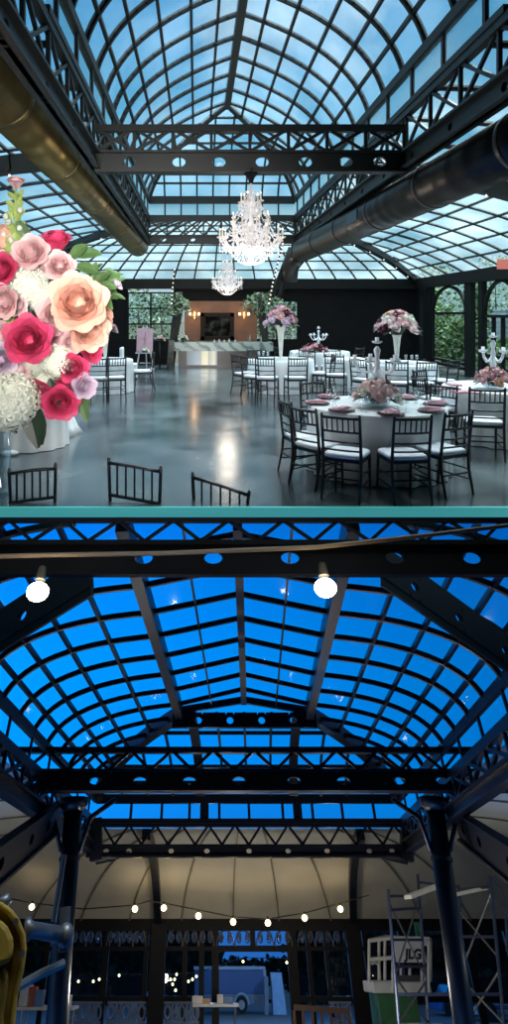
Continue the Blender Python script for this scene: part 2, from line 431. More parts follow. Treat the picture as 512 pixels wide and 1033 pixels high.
w = thing('window_7', None, None, ax(OL, 13, 1.0), kind='structure'); f = MB()
Y = 5.
while Y < YW: f.box(ax(OL, Y, 1.9), (.1, .08, 1.8)); Y += 1.6
struct('window_frame', f, STEEL2, parent=w); struct('pane', MB().box(ax(OL - .01, 13, 1.9), (.01, 17, 1.8)), WGL, parent=w)

# ---- ducts
def duct(name, label, p0, p1, r, material, bands, grilles, extra=None):
    t = thing(name, label, 'duct', (p0 + p1) / 2 - Vector((0, 0, r)), group='round air ducts along the hall')
    MB().tube(p0, p1, r, r, 40).build('duct_body', material, t, smooth=True)
    d = (p1 - p0).normalized()
    for fr in bands:
        c = p0.lerp(p1, fr); MB().path([c - d * .04, c - d * .035, c + d * .035, c + d * .04], [r * 1.0, r * 1.035, r * 1.035, r * 1.0], 40).build('seam_band', material, t, smooth=True)
    return t, d
def duct_mat(name, dark, light, metal):
    m = mat(name, light, .36, metal, noise=(2.2, .35)); nt = m.node_tree; b = nt.nodes['Principled BSDF']
    tc = nt.nodes.new('ShaderNodeTexCoord'); wv = nt.nodes.new('ShaderNodeTexWave'); wv.inputs['Scale'].default_value = .8
    wv.bands_direction = 'Y'; wv.inputs['Distortion'].default_value = 3.5; wv.inputs['Detail'].default_value = 2
    bu = nt.nodes.new('ShaderNodeBump'); bu.inputs['Strength'].default_value = .25; bu.inputs['Distance'].default_value = .03
    nt.links.new(tc.outputs['Object'], wv.inputs['Vector']); nt.links.new(wv.outputs['Fac'], bu.inputs['Height']); nt.links.new(bu.outputs[0], b.inputs['Normal'])
    return m
r = .30
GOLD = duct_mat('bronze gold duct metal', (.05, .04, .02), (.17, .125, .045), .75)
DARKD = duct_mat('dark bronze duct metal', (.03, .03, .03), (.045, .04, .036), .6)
p0, p1 = ap(-60, 8, 5.0), ap(139, 248, 16.6)
p0 = ap(0, 94, 6.1) + (ap(0, 94, 6.1) - p1).normalized() * 1.3
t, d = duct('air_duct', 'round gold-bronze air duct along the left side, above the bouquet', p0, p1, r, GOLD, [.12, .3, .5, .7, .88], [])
u = d.cross(Vector((0, 0, 1))).normalized(); n = (u * .8 + Vector((0, 0, .6))).normalized(); s2 = d.cross(n)
for fr in (.26, .62):
    c = p0.lerp(p1, fr) + n * (r * .99); m = MB()
    m.bar(c - d * .45, c + d * .45, .16, .04, up=n)
    g_ = m.build('air_grille', mat('grille grey metal', (.09, .12, .15), .35, .6), t)
    m = MB()
    for i in range(13): m.bar(c + d * (-.42 + .07 * i) - s2 * .07 + n * .025, c + d * (-.42 + .07 * i) + s2 * .07 + n * .025, .012, .014, up=n)
    o = m.build('slat', STEEL2, g_, base=None); o.parent = g_
    # slat was offset from its own centre: place it in the grille's frame
    for vtx, q in zip(o.data.vertices, m.v): vtx.co = q - Vector(t['_b'])
p1 = ap(306, 252, 15.6); p0 = ap(512, 150, 6.0); p0 = p0 + (p0 - p1).normalized() * 1.4
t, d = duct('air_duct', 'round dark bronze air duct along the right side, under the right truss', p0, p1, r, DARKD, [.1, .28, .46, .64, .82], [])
e = MB().path([p1 - d * .02, p1 + d * .3, p1 + d * .55 + Vector((-.1, 0, -.14)), p1 + d * .7 + Vector((-.22, 0, -.4)), p1 + d * .72 + Vector((-.25, 0, -.8))], [r, r * .98, r * .9, r * .8, r * .75], 24)
e.build('elbow', DARKD, t, smooth=True)
c = p0.lerp(p1, .52); n = (d.cross(Vector((0, 0, 1))).normalized() * -1); 
MB().bar(c + n * r * .98 - d * .3, c + n * r * .98 + d * .3, .17, .04, up=n).build('air_grille', mat('grille grey metal', (.09, .12, .15)), t)
# =================================================================== UPPER HALL: furniture
# ---- chiavari chair prototype (faces +Y)
def make_chair(label, group):
    t = thing('dining_chair', label, 'chair', group=group, local=True); w, dp, sh, bh = .205, .20, .44, .92
    rake = .06
    MB().box((0, .01, sh - .02), (w * 2, dp * 2, .035)).build('seat', BLK, t)
    m = MB(); n = 20; pr = []
    for z, q in ((sh, .93), (sh + .015, 1.0), (sh + .04, .99), (sh + .052, .9)):
        pr.append([Vector((q * (w + .012) * math.copysign(abs(math.cos(a)) ** .35, math.cos(a)), .012 + q * (dp + .012) * math.copysign(abs(math.sin(a)) ** .35, math.sin(a)), z)) for a in [2 * PI * i / n for i in range(n)]])
    vs = [p for r_ in pr for p in r_]
    m.add(vs, [(i * n + j, i * n + (j + 1) % n, (i + 1) * n + (j + 1) % n, (i + 1) * n + j) for i in range(3) for j in range(n)] + [tuple(range(n))[::-1], tuple(3 * n + j for j in range(n))])
    m.build('cushion', CUSH, t, smooth=True)
    for s in (-1, 1):
        MB().path([(s * (w - .01), dp + .02, 0), (s * (w - .012), dp - .005, sh - .03)], [.013, .018], 8).build('leg', BLK, t, smooth=True)
        MB().path([(s * w, -dp - .07, 0), (s * w, -dp - .01, sh * .6), (s * w, -dp, sh), (s * w, -dp - rake * .5, sh + .25), (s * w, -dp - rake, bh), (s * w, -dp - rake - .002, bh + .015)], [.013, .017, .018, .017, .015, .004], 8).build('leg', BLK, t, smooth=True)
        m = MB()
        for z in (.16, .27): m.tube((s * (w - .005), dp + .01, z), (s * w, -dp - .04 + z * .07, z), .009, n=6)
        m.build('side_stretcher', BLK, t)
    m = MB().tube((-w, dp + .008, .22), (w, dp + .008, .22), .009, n=6); m.build('front_stretcher', BLK, t)
    m = MB().tube((-w, -dp - .035, .24), (w, -dp - .035, .24), .009, n=6); m.build('rear_stretcher', BLK, t)
    def by(z): return -dp - rake * (z - sh) / (bh - sh)
    for z, hh in ((bh - .03, .034), (sh + .30, .026), (sh + .19, .022), (sh + .10, .022)):
        MB().path([(-w, by(z), z), (-w * .5, by(z) - .018, z), (0, by(z) - .024, z), (w * .5, by(z) - .018, z), (w, by(z), z)], hh * .5, 6).build('back_rail', BLK, t, smooth=True)
    for i in range(6):
        x = -w + 2 * w * (i + 1) / 7; bow = .024 * (1 - (x / w) ** 2)
        MB().tube((x, by(bh - .03) - bow, bh - .03), (x, by(sh + .3) - bow, sh + .3), .0085, n=6).build('spindle', BLK, t)
    return t
proto = None
TABS = []
def chair(px, Y, face, label, group, X=None, s=None):
    """face: unit plan direction the sitter looks."""
    global proto
    p = ag(px, Y)
    for tx, ty, tr in TABS:                       # keep the seat clear of the cloth
        d = Vector((p.x - tx, p.y - ty)); mn = tr + (.13 if tr == .80 else .25)
        if d.length < mn and d.length > 1e-3: d = d.normalized() * mn; p.x, p.y = tx + d.x, ty + d.y
    p.y = max(p.y, YE + .33); rz = math.atan2(-face[0], face[1])
    if proto is None:
        proto = make_chair(label, group); proto.location = p; proto.rotation_euler = (0, 0, rz); proto.scale = (s or 1,) * 3; return proto
    return dup(proto, p, rz, label, group, s)
def toward(px, Y, cx_, cy_):
    p = ag(px, Y); d = Vector((cx_ - p.x, cy_ - p.y)); d.normalize(); return (d.x, d.y)

# ---- round tables with floor-length cloths
def round_table(cx_, cy_, r, label, lab_cloth, folds=22, h=.76, group='white clothed round tables'):
    TABS.append((cx_, cy_, r))
    t = thing('round_table', label, 'table', (cx_, cy_, 0), group=group)
    MB().lathe([(r - .02, h - .03), (r - .02, h - .006), (0, h - .006)], (cx_, cy_, 0), 40).build('tabletop', mat('plywood tabletop', (.3, .22, .14), .6), t)
    MB().lathe([(.28, 0), (.26, .03), (.05, .08), (.045, h - .05), (.2, h - .03)], (cx_, cy_, 0), 16).build('pedestal', STEEL2, t)
    m = MB(); pr = [(0, h), (r * .6, h), (r - .01, h), (r + .005, h - .012)] + [(r + .008 + .022 * q, h - .012 - (h - .02) * q) for q in (.15, .3, .5, .7, .85, 1.)]
    m.lathe(pr, (cx_, cy_, 0), 132, wob=lambda i, a: 1 + (0 if i < 4 else (i - 3) * .0065) * math.sin(folds * a + .8 * math.sin(3 * a)))
    m.f = [f for f in m.f if len(f) == 4]
    m.build('tablecloth', CLOTH, t, smooth=True)
    return t

# ---- flowers
PINK = mat('blush pink petals', (.76, .49, .49), .6, noise=(6, .15)); PEACH = mat('peach petals', (.80, .45, .34), .6, noise=(5, .18)); HOT = mat('hot pink petals', (.60, .05, .14), .55, noise=(6, .3))
LILAC = mat('pale lilac petals', (.62, .48, .60), .6, noise=(5, .12)); WHT = mat('cream white petals', (.72, .74, .62), .6, noise=(5, .15)); WINE = mat('burgundy petals', (.10, .012, .025), .5); ROSEP = mat('dusty rose petals', (.60, .33, .37), .6, noise=(6, .3))
PALE = mat('very pale pink petals', (.88, .68, .68), .6, noise=(6, .12)); LEAF = mat('mid green leaves', (.07, .15, .045), .5, noise=(5, .35)); DLEAF = mat('dark green leaves', (.012, .03, .014), .45, noise=(5, .3)); LIME = mat('light green buds', (.30, .40, .10), .5)
def frame_of(d):
    d = Vector(d).normalized(); x = d.cross(Vector((0, 0, 1)) if abs(d.z) < .9 else Vector((1, 0, 0))).normalized(); return x, d.cross(x).normalized() * -1, d
def petal(m, c, fr, ang, R, L, W, open_, curl):
    """One cupped petal: base at the flower's axis, opening outward."""
    x, y, d = fr; rad = x * math.cos(ang) + y * math.sin(ang); tan = -x * math.sin(ang) + y * math.cos(ang)
    g_ = []
    for i in range(5):
        v = i / 4; w = W * math.sin(PI * (.16 + .62 * v)) * (1 if v < .9 else .86)
        out = R * .25 + (R * open_) * v ** 1.2 + curl * R * max(0, v - .6) * 1.6; up = L * (v - .5) - curl * L * max(0, v - .65) * .9
        for j in range(-2, 3):
            q = j / 2
            g_.append(c + rad * (out - abs(q) ** 2 * W * .35) + tan * (w * q) + d * (up - abs(q) ** 3 * L * .08))
    m.add(g_, [(i * 5 + j, i * 5 + j + 1, (i + 1) * 5 + j + 1, (i + 1) * 5 + j) for i in range(4) for j in range(4)])
def rose(m, c, d, R, rnd, full=1.):
    fr = frame_of(d); c = Vector(c); ga = 2.4
    k = 0
    for ring_, (n, op, L, W, cu) in enumerate(((3, .05, 1.25, .36, 0), (4, .16, 1.28, .46, 0), (4, .27, 1.26, .54, .02), (5, .38, 1.2, .6, .05), (5, .5, 1.1, .66, .12), (6, .6, .98, .70, .22), (6, .7 * full, .8, .72, .36))):
        for i in range(n):
            k += 1; petal(m, c, fr, k * ga + rnd.uniform(-.15, .15), R, R * L, R * W, op, cu)
    m.ball(c - fr[2] * R * .5, R * .26, 8, 5)
def puff(m, c, R, rnd, n=110, pr=.2):
    c = Vector(c)
    for i in range(n):
        z = 1 - 2 * (i + .5) / n; a = i * 2.39996; q = math.sqrt(max(0, 1 - z * z))
        d = Vector((q * math.cos(a), q * math.sin(a), z)); p = c + d * R * rnd.uniform(.86, 1.04); x, y, dd = frame_of(d); s = R * pr; ro = rnd.uniform(0, 1.5)
        for k in range(4):
            b = ro + k * PI / 2; e1 = x * math.cos(b) + y * math.sin(b); e2 = -x * math.sin(b) + y * math.cos(b)
            m.quad(p, p + (e1 + e2 * .55) * s * .7 + dd * s * .25, p + e1 * s * 1.25 + dd * s * .1, p + (e1 - e2 * .55) * s * .7 + dd * s * .25)
    m.ball(c, R * .86, 10, 7)
def leaf(m, c, d, L, W, droop=.2, nrm=(0, -1, .3)):
    c = Vector(c); d = Vector(d).normalized(); n = Vector(nrm); s = d.cross(n).normalized(); n = s.cross(d)
    pts = []
    for i in range(6):
        v = i / 5; w = W * math.sin(PI * min(1, v * .92 + .04)) ** .8; p = c + d * (L * v) - Vector((0, 0, 1)) * (droop * L * v * v)
        pts += [p - s * w * .5 + n * w * .12, p, p + s * w * .5 + n * w * .12]
    m.add(pts, [(i * 3 + j, i * 3 + j + 1, (i + 1) * 3 + j + 1, (i + 1) * 3 + j) for i in range(5) for j in range(2)])
def small_rose(m, c, d, R, rnd):
    fr = frame_of(d); c = Vector(c)
    m.ball(c, R * .55, 7, 5)
    for k, (op, L, cu) in enumerate(((.3, 1.0, 0), (.3, 1., 0), (.3, 1., 0), (.7, .8, .3), (.7, .8, .3), (.7, .8, .3), (.7, .8, .3))):
        petal(m, c, fr, k * 2.1, R, R * L, R * .62, op, cu)
def low_arrangement(name, label, base, R, hh, kinds, seed, group, n=16, cat='flowers', dome=1., lf=14):
    """Mounded bunch: each blossom its own part."""
    rnd = random.Random(seed); t = thing(name, label, cat, base, group=group); b = Vector(base)
    gl = MB()
    for i in range(n):
        a = i * 2.39996; q = math.sqrt((i + .5) / n); x, y = R * q * math.cos(a), R * q * math.sin(a); z = hh * (1 - .75 * q * q * dome) + rnd.uniform(-.01, .01)
        d = Vector((x / R, y / R, .9 - .7 * q)); m = MB(); mk = kinds[rnd.randrange(len(kinds))]
        small_rose(m, b + Vector((x, y, z)), d, R * rnd.uniform(.24, .34), rnd); m.build('blossom', mk, t, smooth=True)
    for i in range(lf):
        a = rnd.uniform(0, 2 * PI); leaf(gl, b + Vector((R * .6 * math.cos(a), R * .6 * math.sin(a), hh * .25)), (math.cos(a), math.sin(a), rnd.uniform(-.2, .5)), R * .6, R * .26, .3, (0, 0, 1))
    gl.tube(b, b + Vector((0, 0, hh * .5)), R * .25, R * .5, 8)
    gl.build('foliage', DLEAF, t)
    return t

# ---- the big bouquet on its glass column
YB = 6.05; rnd = random.Random(3)
bq = thing('bouquet', 'huge bouquet of pink, peach and white flowers at the left edge on a glass column', 'flowers', ap(0, 418, YB))
S = YB / F
def at(px, py, dy=0.): return ap(px, py, YB + dy)
def fl(kind, px, py, R, material, dy=0., d=None, full=1.):
    m = MB(); Rm = R * S; d = d or Vector(((px - 40) / 90., -1., (300 - py) / 110.))
    nm = 'rose'
    if kind == 'rose': rose(m, at(px, py, dy), d, Rm, rnd, full)
    elif kind == 'puff': puff(m, at(px, py, dy), Rm, rnd, 150, .19); nm = 'hydrangea'
    elif kind == 'bud': small_rose(m, at(px, py, dy), d, Rm, rnd); nm = 'bud'
    m.build(nm, material, bq, smooth=(kind != 'puff'))
fl('rose', 57, 243, 15, HOT, -.05, Vector((.15, -.45, 1)), .9)
fl('rose', 32, 256, 18, PINK, -.1); fl('rose', 60, 269, 15, PINK, -.08); fl('rose', 16, 184, 9, PINK, 0, Vector((.1, -.4, 1)))
fl('rose', 79, 306, 27, PEACH, -.32, Vector((.1, -1, .25))); fl('rose', 88, 332, 20, PEACH, -.2, Vector((.5, -.8, -.2)))
fl('rose', 58, 318, 20, PINK, -.1); fl('rose', 29, 343, 22, HOT, -.34, Vector((.1, -1, .2)))
fl('rose', 3, 273, 16, HOT, -.2, Vector((-.2, -1, .3))); fl('rose', 6, 304, 16, PINK, -.25); fl('rose', 2, 362, 16, LILAC, -.3, Vector((0, -1, 0)))
fl('puff', 10, 402, 30, WHT, -.22); fl('puff', 0, 440 - 28, 22, WHT, -.1); fl('puff', 26, 287, 23, WHT, 0.0); fl('puff', 58, 364, 17, WHT, -.12)
fl('puff', 43, 300, 15, WHT, -.02); fl('puff', 40, 384, 14, WHT, .0); fl('puff', 2, 240, 14, PEACH, .05)
fl('rose', 90, 352, 14, HOT, -.05, Vector((.9, -.6, .1))); fl('rose', 74, 371, 14, HOT, -.16, Vector((.4, -1, -.1))); fl('rose', 61, 405, 17, HOT, -.18, Vector((.3, -1, -.2))); fl('rose', 41, 396, 15, HOT, -.1, Vector((-.2, -1, -.3)))
fl('rose', 84, 389, 12, LILAC, -.14, Vector((.6, -1, 0))); fl('bud', 118, 286, 7, LILAC, .1, Vector((1, -.6, .3))); fl('bud', 107, 302, 6, WHT, .05, Vector((.8, -.5, -.5)))
for px, py, R, mt, dy in ((-18, 232, 15, PINK, .05), (-38, 262, 17, HOT, .08), (-20, 290, 18, PALE, -.1), (-46, 305, 22, PEACH, .0), (-24, 335, 19, HOT, -.12), (-50, 350, 17, PINK, .08), (-30, 380, 16, PALE, -.08), (-52, 395, 14, LILAC, .12), (-14, 260, 13, PEACH, -.05), (-60, 325, 14, PALE, .2), (-30, 410, 14, HOT, .05)):
    fl('rose', px, py, R, mt, dy, Vector(((px - 10) / 60., -1., (310 - py) / 90.)))
fl('puff', -34, 280, 16, WHT, .06); fl('puff', -40, 370, 18, WHT, .02)
fl('rose', 44, 268, 11, PALE, .0); fl('rose', 72, 286, 13, PALE, .02); fl('rose', 18, 308, 12, PALE, -.12); fl('rose', 60, 300, 12, PALE, -.02); fl('rose', 104, 318, 11, PEACH, .05, Vector((1, -.5, .2)))
fl('rose', 72, 345, 11, PINK, -.08); fl('rose', 96, 340, 10, PEACH, .0, Vector((1, -.6, -.2))); fl('rose', 12, 268, 12, PINK, -.05); fl('puff', 30, 366, 15, WHT, -.1); fl('rose', 48, 352, 11, PALE, -.16); fl('rose', 66, 386, 10, HOT, -.08); fl('rose', 20, 372, 11, PALE, -.26)
fl('rose', 52, 338, 11, ROSEP, -.1); fl('rose', 8, 335, 12, PINK, -.15); fl('puff', 10, 325, 9, LIME, -.1)
for px, py, dx, dz, L, W in ((70, 262, .5, .5, 30, 13), (72, 258, 1, .25, 34, 13), (76, 268, .9, -.1, 26, 12), (95, 285, .7, .6, 22, 10), (96, 288, 1, .1, 24, 10), (94, 280, .2, 1, 20, 8), (100, 292, .7, -.8, 22, 9), (70, 395, .9, -.2, 24, 12), (78, 396, .5, -1, 26, 13), (56, 372, .6, -.6, 26, 12), (62, 380, 1, -.3, 22, 9), (30, 245, -.4, 1, 30, 12)):
    m = MB(); leaf(m, at(px, py, -.02), (dx, -.25, dz), L * S, W * S); m.build('leaf', LEAF, bq)
m = MB()
for i in range(34):                               # thin sprays reaching right
    a = rnd.uniform(-.5, 1.0); leaf(m, at(rnd.uniform(80, 112), rnd.uniform(268, 300), .1), (1, -.1, math.tan(a) * .8), rnd.uniform(12, 20) * S, 5 * S)
tag(m.build('fine_foliage', LEAF, bq), kind='stuff')
for px, py, dx, dz, L, W in ((24, 398, .4, -1, 46, 20), (34, 408, .3, -1, 34, 18), (18, 330, .6, .4, 24, 16), (26, 318, -1, .1, 26, 14), (6, 408, .5, -1, 26, 16), (50, 382, .3, -1, 30, 14)):
    m = MB(); leaf(m, at(px, py, -.12), (dx, -.2, dz), L * S, W * S); m.build('leaf', DLEAF, bq)
MB().ball(at(20, 330, .25), (.42, .3, .6), 12, 8).build('flower_foam', DLEAF, bq)
m = MB(); m.path([at(14, 270, .05), at(16, 225, .02), at(16, 188, 0)], [.02, .018, .012], 6)
for i in range(26):
    py = 198 + i * 2.6; a = i * 2.4; leaf(m, at(16 + 3 * math.cos(a), py, 0), (math.cos(a), -.4 + .3 * math.sin(a), 1.1), (9 + i * .25) * S, (5.5 + .1 * i) * S, .1)
m.build('bud_spike', LIME, bq)
for i in range(9): MB().ball(at(11 + 9 * math.cos(i * 2.2), 212 + i * 6, -.06), 3.2 * S, 6, 4).build('bud', WHT, bq, smooth=True)
v = thing('cylinder_vase', 'tall clear glass column vase under the huge bouquet at the left edge', 'vase', (ag(1, YB - .02).x, YB - .02, 0)); c = (ag(1, YB - .02).x, YB - .02, 0)
MB().lathe([(.105, .0), (.105, .02), (.098, .04), (.098, .84), (.092, .84), (.092, .05), (0, .05)], c, 24).build('glass_body', VGL, v, smooth=True)

# ---- foreground round table and its chairs
G1 = 'chairs around the foreground table'
T1 = (ag(379, 7.15).x, 7.15)
round_table(T1[0], T1[1], .80, 'round table in white satin cloth in the right foreground with pink place settings', '')
def c1(px, Y, label, s=.93, f=None): chair(px, Y, f or toward(px, Y, *T1), label, G1, s=s)
c1(350, 6.08, 'black chair with white cushion at the foreground table, directly left of the nearest one')
c1(406, 6.02, 'black chiavari chair with white cushion nearest the camera at the foreground table', f=(-.12, 1))
c1(444, 6.25, 'black chair with white cushion at the foreground table, directly right of the nearest one')
c1(320, 6.5, 'black chair left of the foreground table, turned to the right')
c1(318, 6.95, 'black chiavari chair seen side-on at the far left of the foreground table')
c1(439, 8.15, 'black chair at the far right side of the foreground table')
c1(322, 8.5, 'black chiavari chair behind the foreground table on its left, mostly hidden')
# place settings
PL = mat('glossy wine red charger plate', (.10, .02, .04), .25); PW = mat('white china', (.75, .75, .77), .2); NAP = mat('pink linen napkin', (.56, .30, .36), .7, noise=(14, .15)); NAP2 = mat('pale grey-pink menu card', (.6, .52, .55), .6)
CRY = glass('drinking glass', (.92, .96, .98), .2, .02)
zt = .7605
where = ['nearest the camera', 'at the near right', 'at the right', 'at the far right', 'at the far side', 'at the far left', 'at the left', 'at the near left']
for i in range(8):
    a = -PI / 2 + i * PI / 4 - .05; q = lambda r_, da=0: (T1[0] + r_ * math.cos(a + da), T1[1] + r_ * math.sin(a + da), zt)
    p = q(.70); tag(MB().lathe([(.09, 0), (.14, .005), (.15, .014), (.145, .014), (.09, .006), (0, .006)], p, 24).build('charger_plate', PL, smooth=True), 'wine red charger plate on the foreground round table %s' % where[i], 'plate', 'charger plates on the foreground table')
    p = (p[0], p[1], zt + .0155); tag(MB().lathe([(.07, 0), (.10, .006), (.115, .014), (.11, .015), (.07, .006), (0, .006)], p, 24).build('dinner_plate', PW, smooth=True), 'white plate stacked on the charger %s of the foreground table' % where[i], 'plate', 'white plates on the foreground table')
    R_ = Matrix.Rotation(a, 3, 'Z'); m = MB()
    for k in range(3): m.box(Vector((p[0], p[1], zt + .034 + .008 * k)) + R_ @ Vector((.01, .012 * k, 0)), (.26 - .05 * k, .11 - .02 * k, .009), R_ @ Matrix.Rotation(.12 * k, 3, 'Z'))
    tag(m.build('napkin', NAP), 'folded pink napkin on the plate %s of the foreground table' % where[i], 'napkin', 'pink napkins on the foreground table')
    for k, (da, r_, hh, rr) in enumerate(((.24, .52, .19, .034), (.36, .58, .15, .032))):
        c = q(r_, da); t = thing('wine_glass' if k == 0 else 'water_glass', ('stemmed wine glass' if k == 0 else 'short-stemmed water glass') + ' on the foreground table %s' % where[i], 'glass', c, group='glasses on the foreground table')
        MB().lathe([(.03, 0), (.028, .004), (.005, .008), (.004, hh * .45), (.012, hh * .48)], c, 12).build('stem', CRY, t, smooth=True)
        MB().lathe([(.004, hh * .47), (rr * .9, hh * .62), (rr, hh * .8), (rr * .82, hh)], c, 14).build('bowl', CRY, t, smooth=True)
# glass bowl and low flowers, candelabra
cb = (ag(380, 6.95).x, 6.95, zt)
t = thing('glass_bowl', 'round clear glass bowl holding the blush flowers on the foreground table', 'vase', cb)
MB().lathe([(.06, 0), (.13, .03), (.16, .08), (.15, .13), (.12, .14), (.115, .135), (.145, .08), (.12, .04), (0, .02)], cb, 24).build('bowl', VGL, t, smooth=True)
low_arrangement('flower_centrepiece', 'low blush and burgundy flower centrepiece in the glass bowl on the foreground table', (cb[0], cb[1], zt + .05), .27, .26, [PALE, PALE, PINK, WINE, PALE, LILAC, WHT], 5, None, 20)
CAN = mat('white painted candelabra', (.82, .85, .90), .3)
def candelabra(label, base, hh, span, arms, group):
    t = thing('candelabra', label, 'candelabra', base, group=group); b = Vector(base); k = hh
    MB().lathe([(.16 * k, 0), (.15 * k, .03 * k), (.06 * k, .07 * k), (.045 * k, .12 * k), (.085 * k, .2 * k), (.04 * k, .28 * k), (.06 * k, .4 * k), (.03 * k, .48 * k), (.05 * k, .6 * k), (.03 * k, .7 * k), (.055 * k, .8 * k), (.02 * k, .86 * k)], b, 16).build('column', CAN, t, smooth=True)
    tops = [Vector((0, 0, .9 * k))]
    for i in range(arms):
        a = 2 * PI * i / arms + .35; d = Vector((math.cos(a), math.sin(a), 0)); e = d * span
        pts = [b + Vector((0, 0, .55 * k)) + d * span * q + Vector((0, 0, k * dz)) for q, dz in ((0.1, .0), (.35, -.09), (.65, -.1), (.9, -.02), (1, .08))]
        o = MB().path(pts, .022 * k, 6).build('arm', CAN, t, smooth=True); tops.append(e + Vector((0, 0, .62 * k)))
    for p in tops:
        MB().lathe([(.02 * k, 0), (.07 * k, .015 * k), (.085 * k, .04 * k), (.03 * k, .045 * k), (.032 * k, .1 * k), (0, .1 * k)], b + p, 12).build('candle_cup', CAN, t, smooth=True)
    return t
GC = 'white candelabras on the tables'
candelabra('large white candelabra behind the blush flowers on the foreground table', (ag(380, 7.4).x, 7.4, zt), .80, .27, 5, GC)

# ---- right-hand table
T2 = (ag(509, 8.9).x, 8.9)
G2 = 'chairs around the right-hand table'
round_table(T2[0], T2[1], .88, 'round table in white cloth at the right edge below the arched windows', '')
chair(487, 7.72, (.25, 1), 'black chair with white cushion alone in front of the right-hand table', G2)
chair(452, 8.75, (1, .1), 'black chiavari chair on the left side of the right-hand table', G2)
chair(449, 9.6, toward(449, 9.6, *T2), 'black chiavari chair at the far left of the right-hand table', G2)
cb = (ag(497, 8.6).x, 8.6, zt)
t = thing('glass_bowl', 'round clear glass bowl holding pink flowers on the right-hand table', 'vase', cb)
MB().lathe([(.06, 0), (.13, .03), (.16, .08), (.15, .13), (.12, .14), (.115, .135), (.145, .08), (.12, .04), (0, .02)], cb, 20).build('bowl', VGL, t, smooth=True)
low_arrangement('flower_centrepiece', 'low coral pink flower centrepiece on the right-hand table at the picture edge', (cb[0], cb[1], zt + .05), .25, .25, [PINK, PINK, PEACH, ROSEP], 8, None, 16)
candelabra('large white candelabra on the right-hand table at the picture edge', (ag(497, 9.15).x, 9.15, zt), .80, .2, 4, GC)
for i, (px, Y) in enumerate(((452, 8.6), (466, 8.25), (478, 8.2), (457, 9.1))):
    c = (ag(px, Y).x, Y, zt); tag(MB().box((c[0], c[1], zt + .012), (.3, .16, .024), Matrix.Rotation(.5 * i, 3, 'Z')).build('napkin', NAP), 'folded pink napkin on the right-hand table, %s from the left' % ('first', 'third', 'fourth', 'second')[i], 'napkin', 'pink napkins on the right-hand table')

# ---- tall vases with mounded flowers
def tall_vase(label, flabel, px, Y, hh, R, fh, kinds, seed, n=26):
    c = (ag(px, Y).x, Y, zt); t = thing('trumpet_vase', label, 'vase', c, group='tall trumpet vases')
    MB().lathe([(.11, 0), (.10, .015), (.03, .04), (.04, .1), (.06, hh * .5), (.085, hh * .8), (.13, hh), (.12, hh), (.075, hh * .8), (.05, hh * .5), (.0, .12)], c, 18).build('vase_body', mat('frosted lit glass', (.72, .74, .68), .25, emit=(.8, .85, .75), es=.12), t, smooth=True)  # vase glass given a faint glow of its own
    low_arrangement('tall_flower_mound', flabel, (c[0], c[1], zt + hh - .08), R, fh, kinds, seed, 'flower mounds on tall vases', n, lf=26)
G3, G4, G5, G6 = 'chairs around the middle table', 'chairs around the back right table', 'chairs around the back centre table', 'chairs at the left table'
T3 = (ag(283, 14.3).x, 14.3)
round_table(T3[0], T3[1], .78, 'round table in white cloth in the middle of the hall under the tall trumpet vase', '')
for px, Y, nm in ((269.5, 12.9, 'front left'), (297.5, 12.9, 'front right'), (249, 13.8, 'left'), (257, 13.2, 'near left'), (313, 14.0, 'right'), (261, 15.3, 'far left')):
    chair(px, Y, toward(px, Y, *T3), 'black chair with white cushion at the %s of the middle table' % nm, G3)
tall_vase('tall trumpet vase on the middle table, left of the others', 'mound of dusty pink and burgundy flowers on the tall vase of the middle table', 283, 14.3, .82, .38, .5, [ROSEP, PINK, WINE, LILAC, ROSEP], 11)
for i, px in enumerate((261, 266, 270, 294, 300, 304)):
    c = (ag(px, 14.0).x, 14.0 + (i % 2) * .15, zt); tag(MB().lathe([(.03, 0), (.006, .01), (.005, .08), (.036, .12), (.034, .2), (.03, .2), (.03, .13), (0, .1)], c, 10).build('wine_glass', CRY, smooth=True), 'stemmed glass on the middle table, %s of six counted from the left' % ('first', 'second', 'third', 'fourth', 'fifth', 'last')[i], 'glass', 'glasses on the middle table')
T4 = (ag(400, 13.2).x, 13.2)
round_table(T4[0], T4[1], .55 + .3, 'round table in white cloth behind the candelabra, with a tall flower vase', '')
for px, Y, nm in ((400, 11.95, 'front'), (425, 11.9, 'near right'), (437, 12.5, 'right'), (372, 12.6, 'left')):
    chair(px, Y, toward(px, Y, *T4), 'black chair at the %s of the back right table below the wide flower mound' % nm, G4)
tall_vase('tall trumpet vase on the back right table, half behind the large candelabra', 'wide mound of blush, peach and burgundy flowers on the tall vase at the back right', 400, 13.2, .70, .46, .5, [PINK, WHT, ROSEP, PALE, WINE, PEACH, PALE], 12, 34)
for i, px in enumerate((409, 415, 420)):
    c = (ag(px, 12.9).x, 12.9, zt); tag(MB().lathe([(.03, 0), (.006, .01), (.005, .08), (.036, .12), (.034, .2), (.03, .2), (.03, .13), (0, .1)], c, 10).build('wine_glass', CRY, smooth=True), 'stemmed glass on the back right table, %s' % ('leftmost', 'middle one', 'rightmost')[i], 'glass', 'glasses on the back right table')
T5 = (ag(322, 17.2).x, 17.2)
round_table(T5[0], T5[1], .85, 'round table in white cloth at the back centre with burgundy flowers', '')
for px, Y, nm in ((311, 15.6, 'front left'), (333, 15.6, 'front right'), (346, 16.6, 'right'), (297, 16.9, 'left')):
    chair(px, Y, toward(px, Y, *T5), 'black chair at the %s of the back centre table with small candelabra' % nm, G5)
candelabra('small white candelabra on the back centre table', (ag(321, 17.3).x, 17.3, zt), .72, .26, 4, GC)
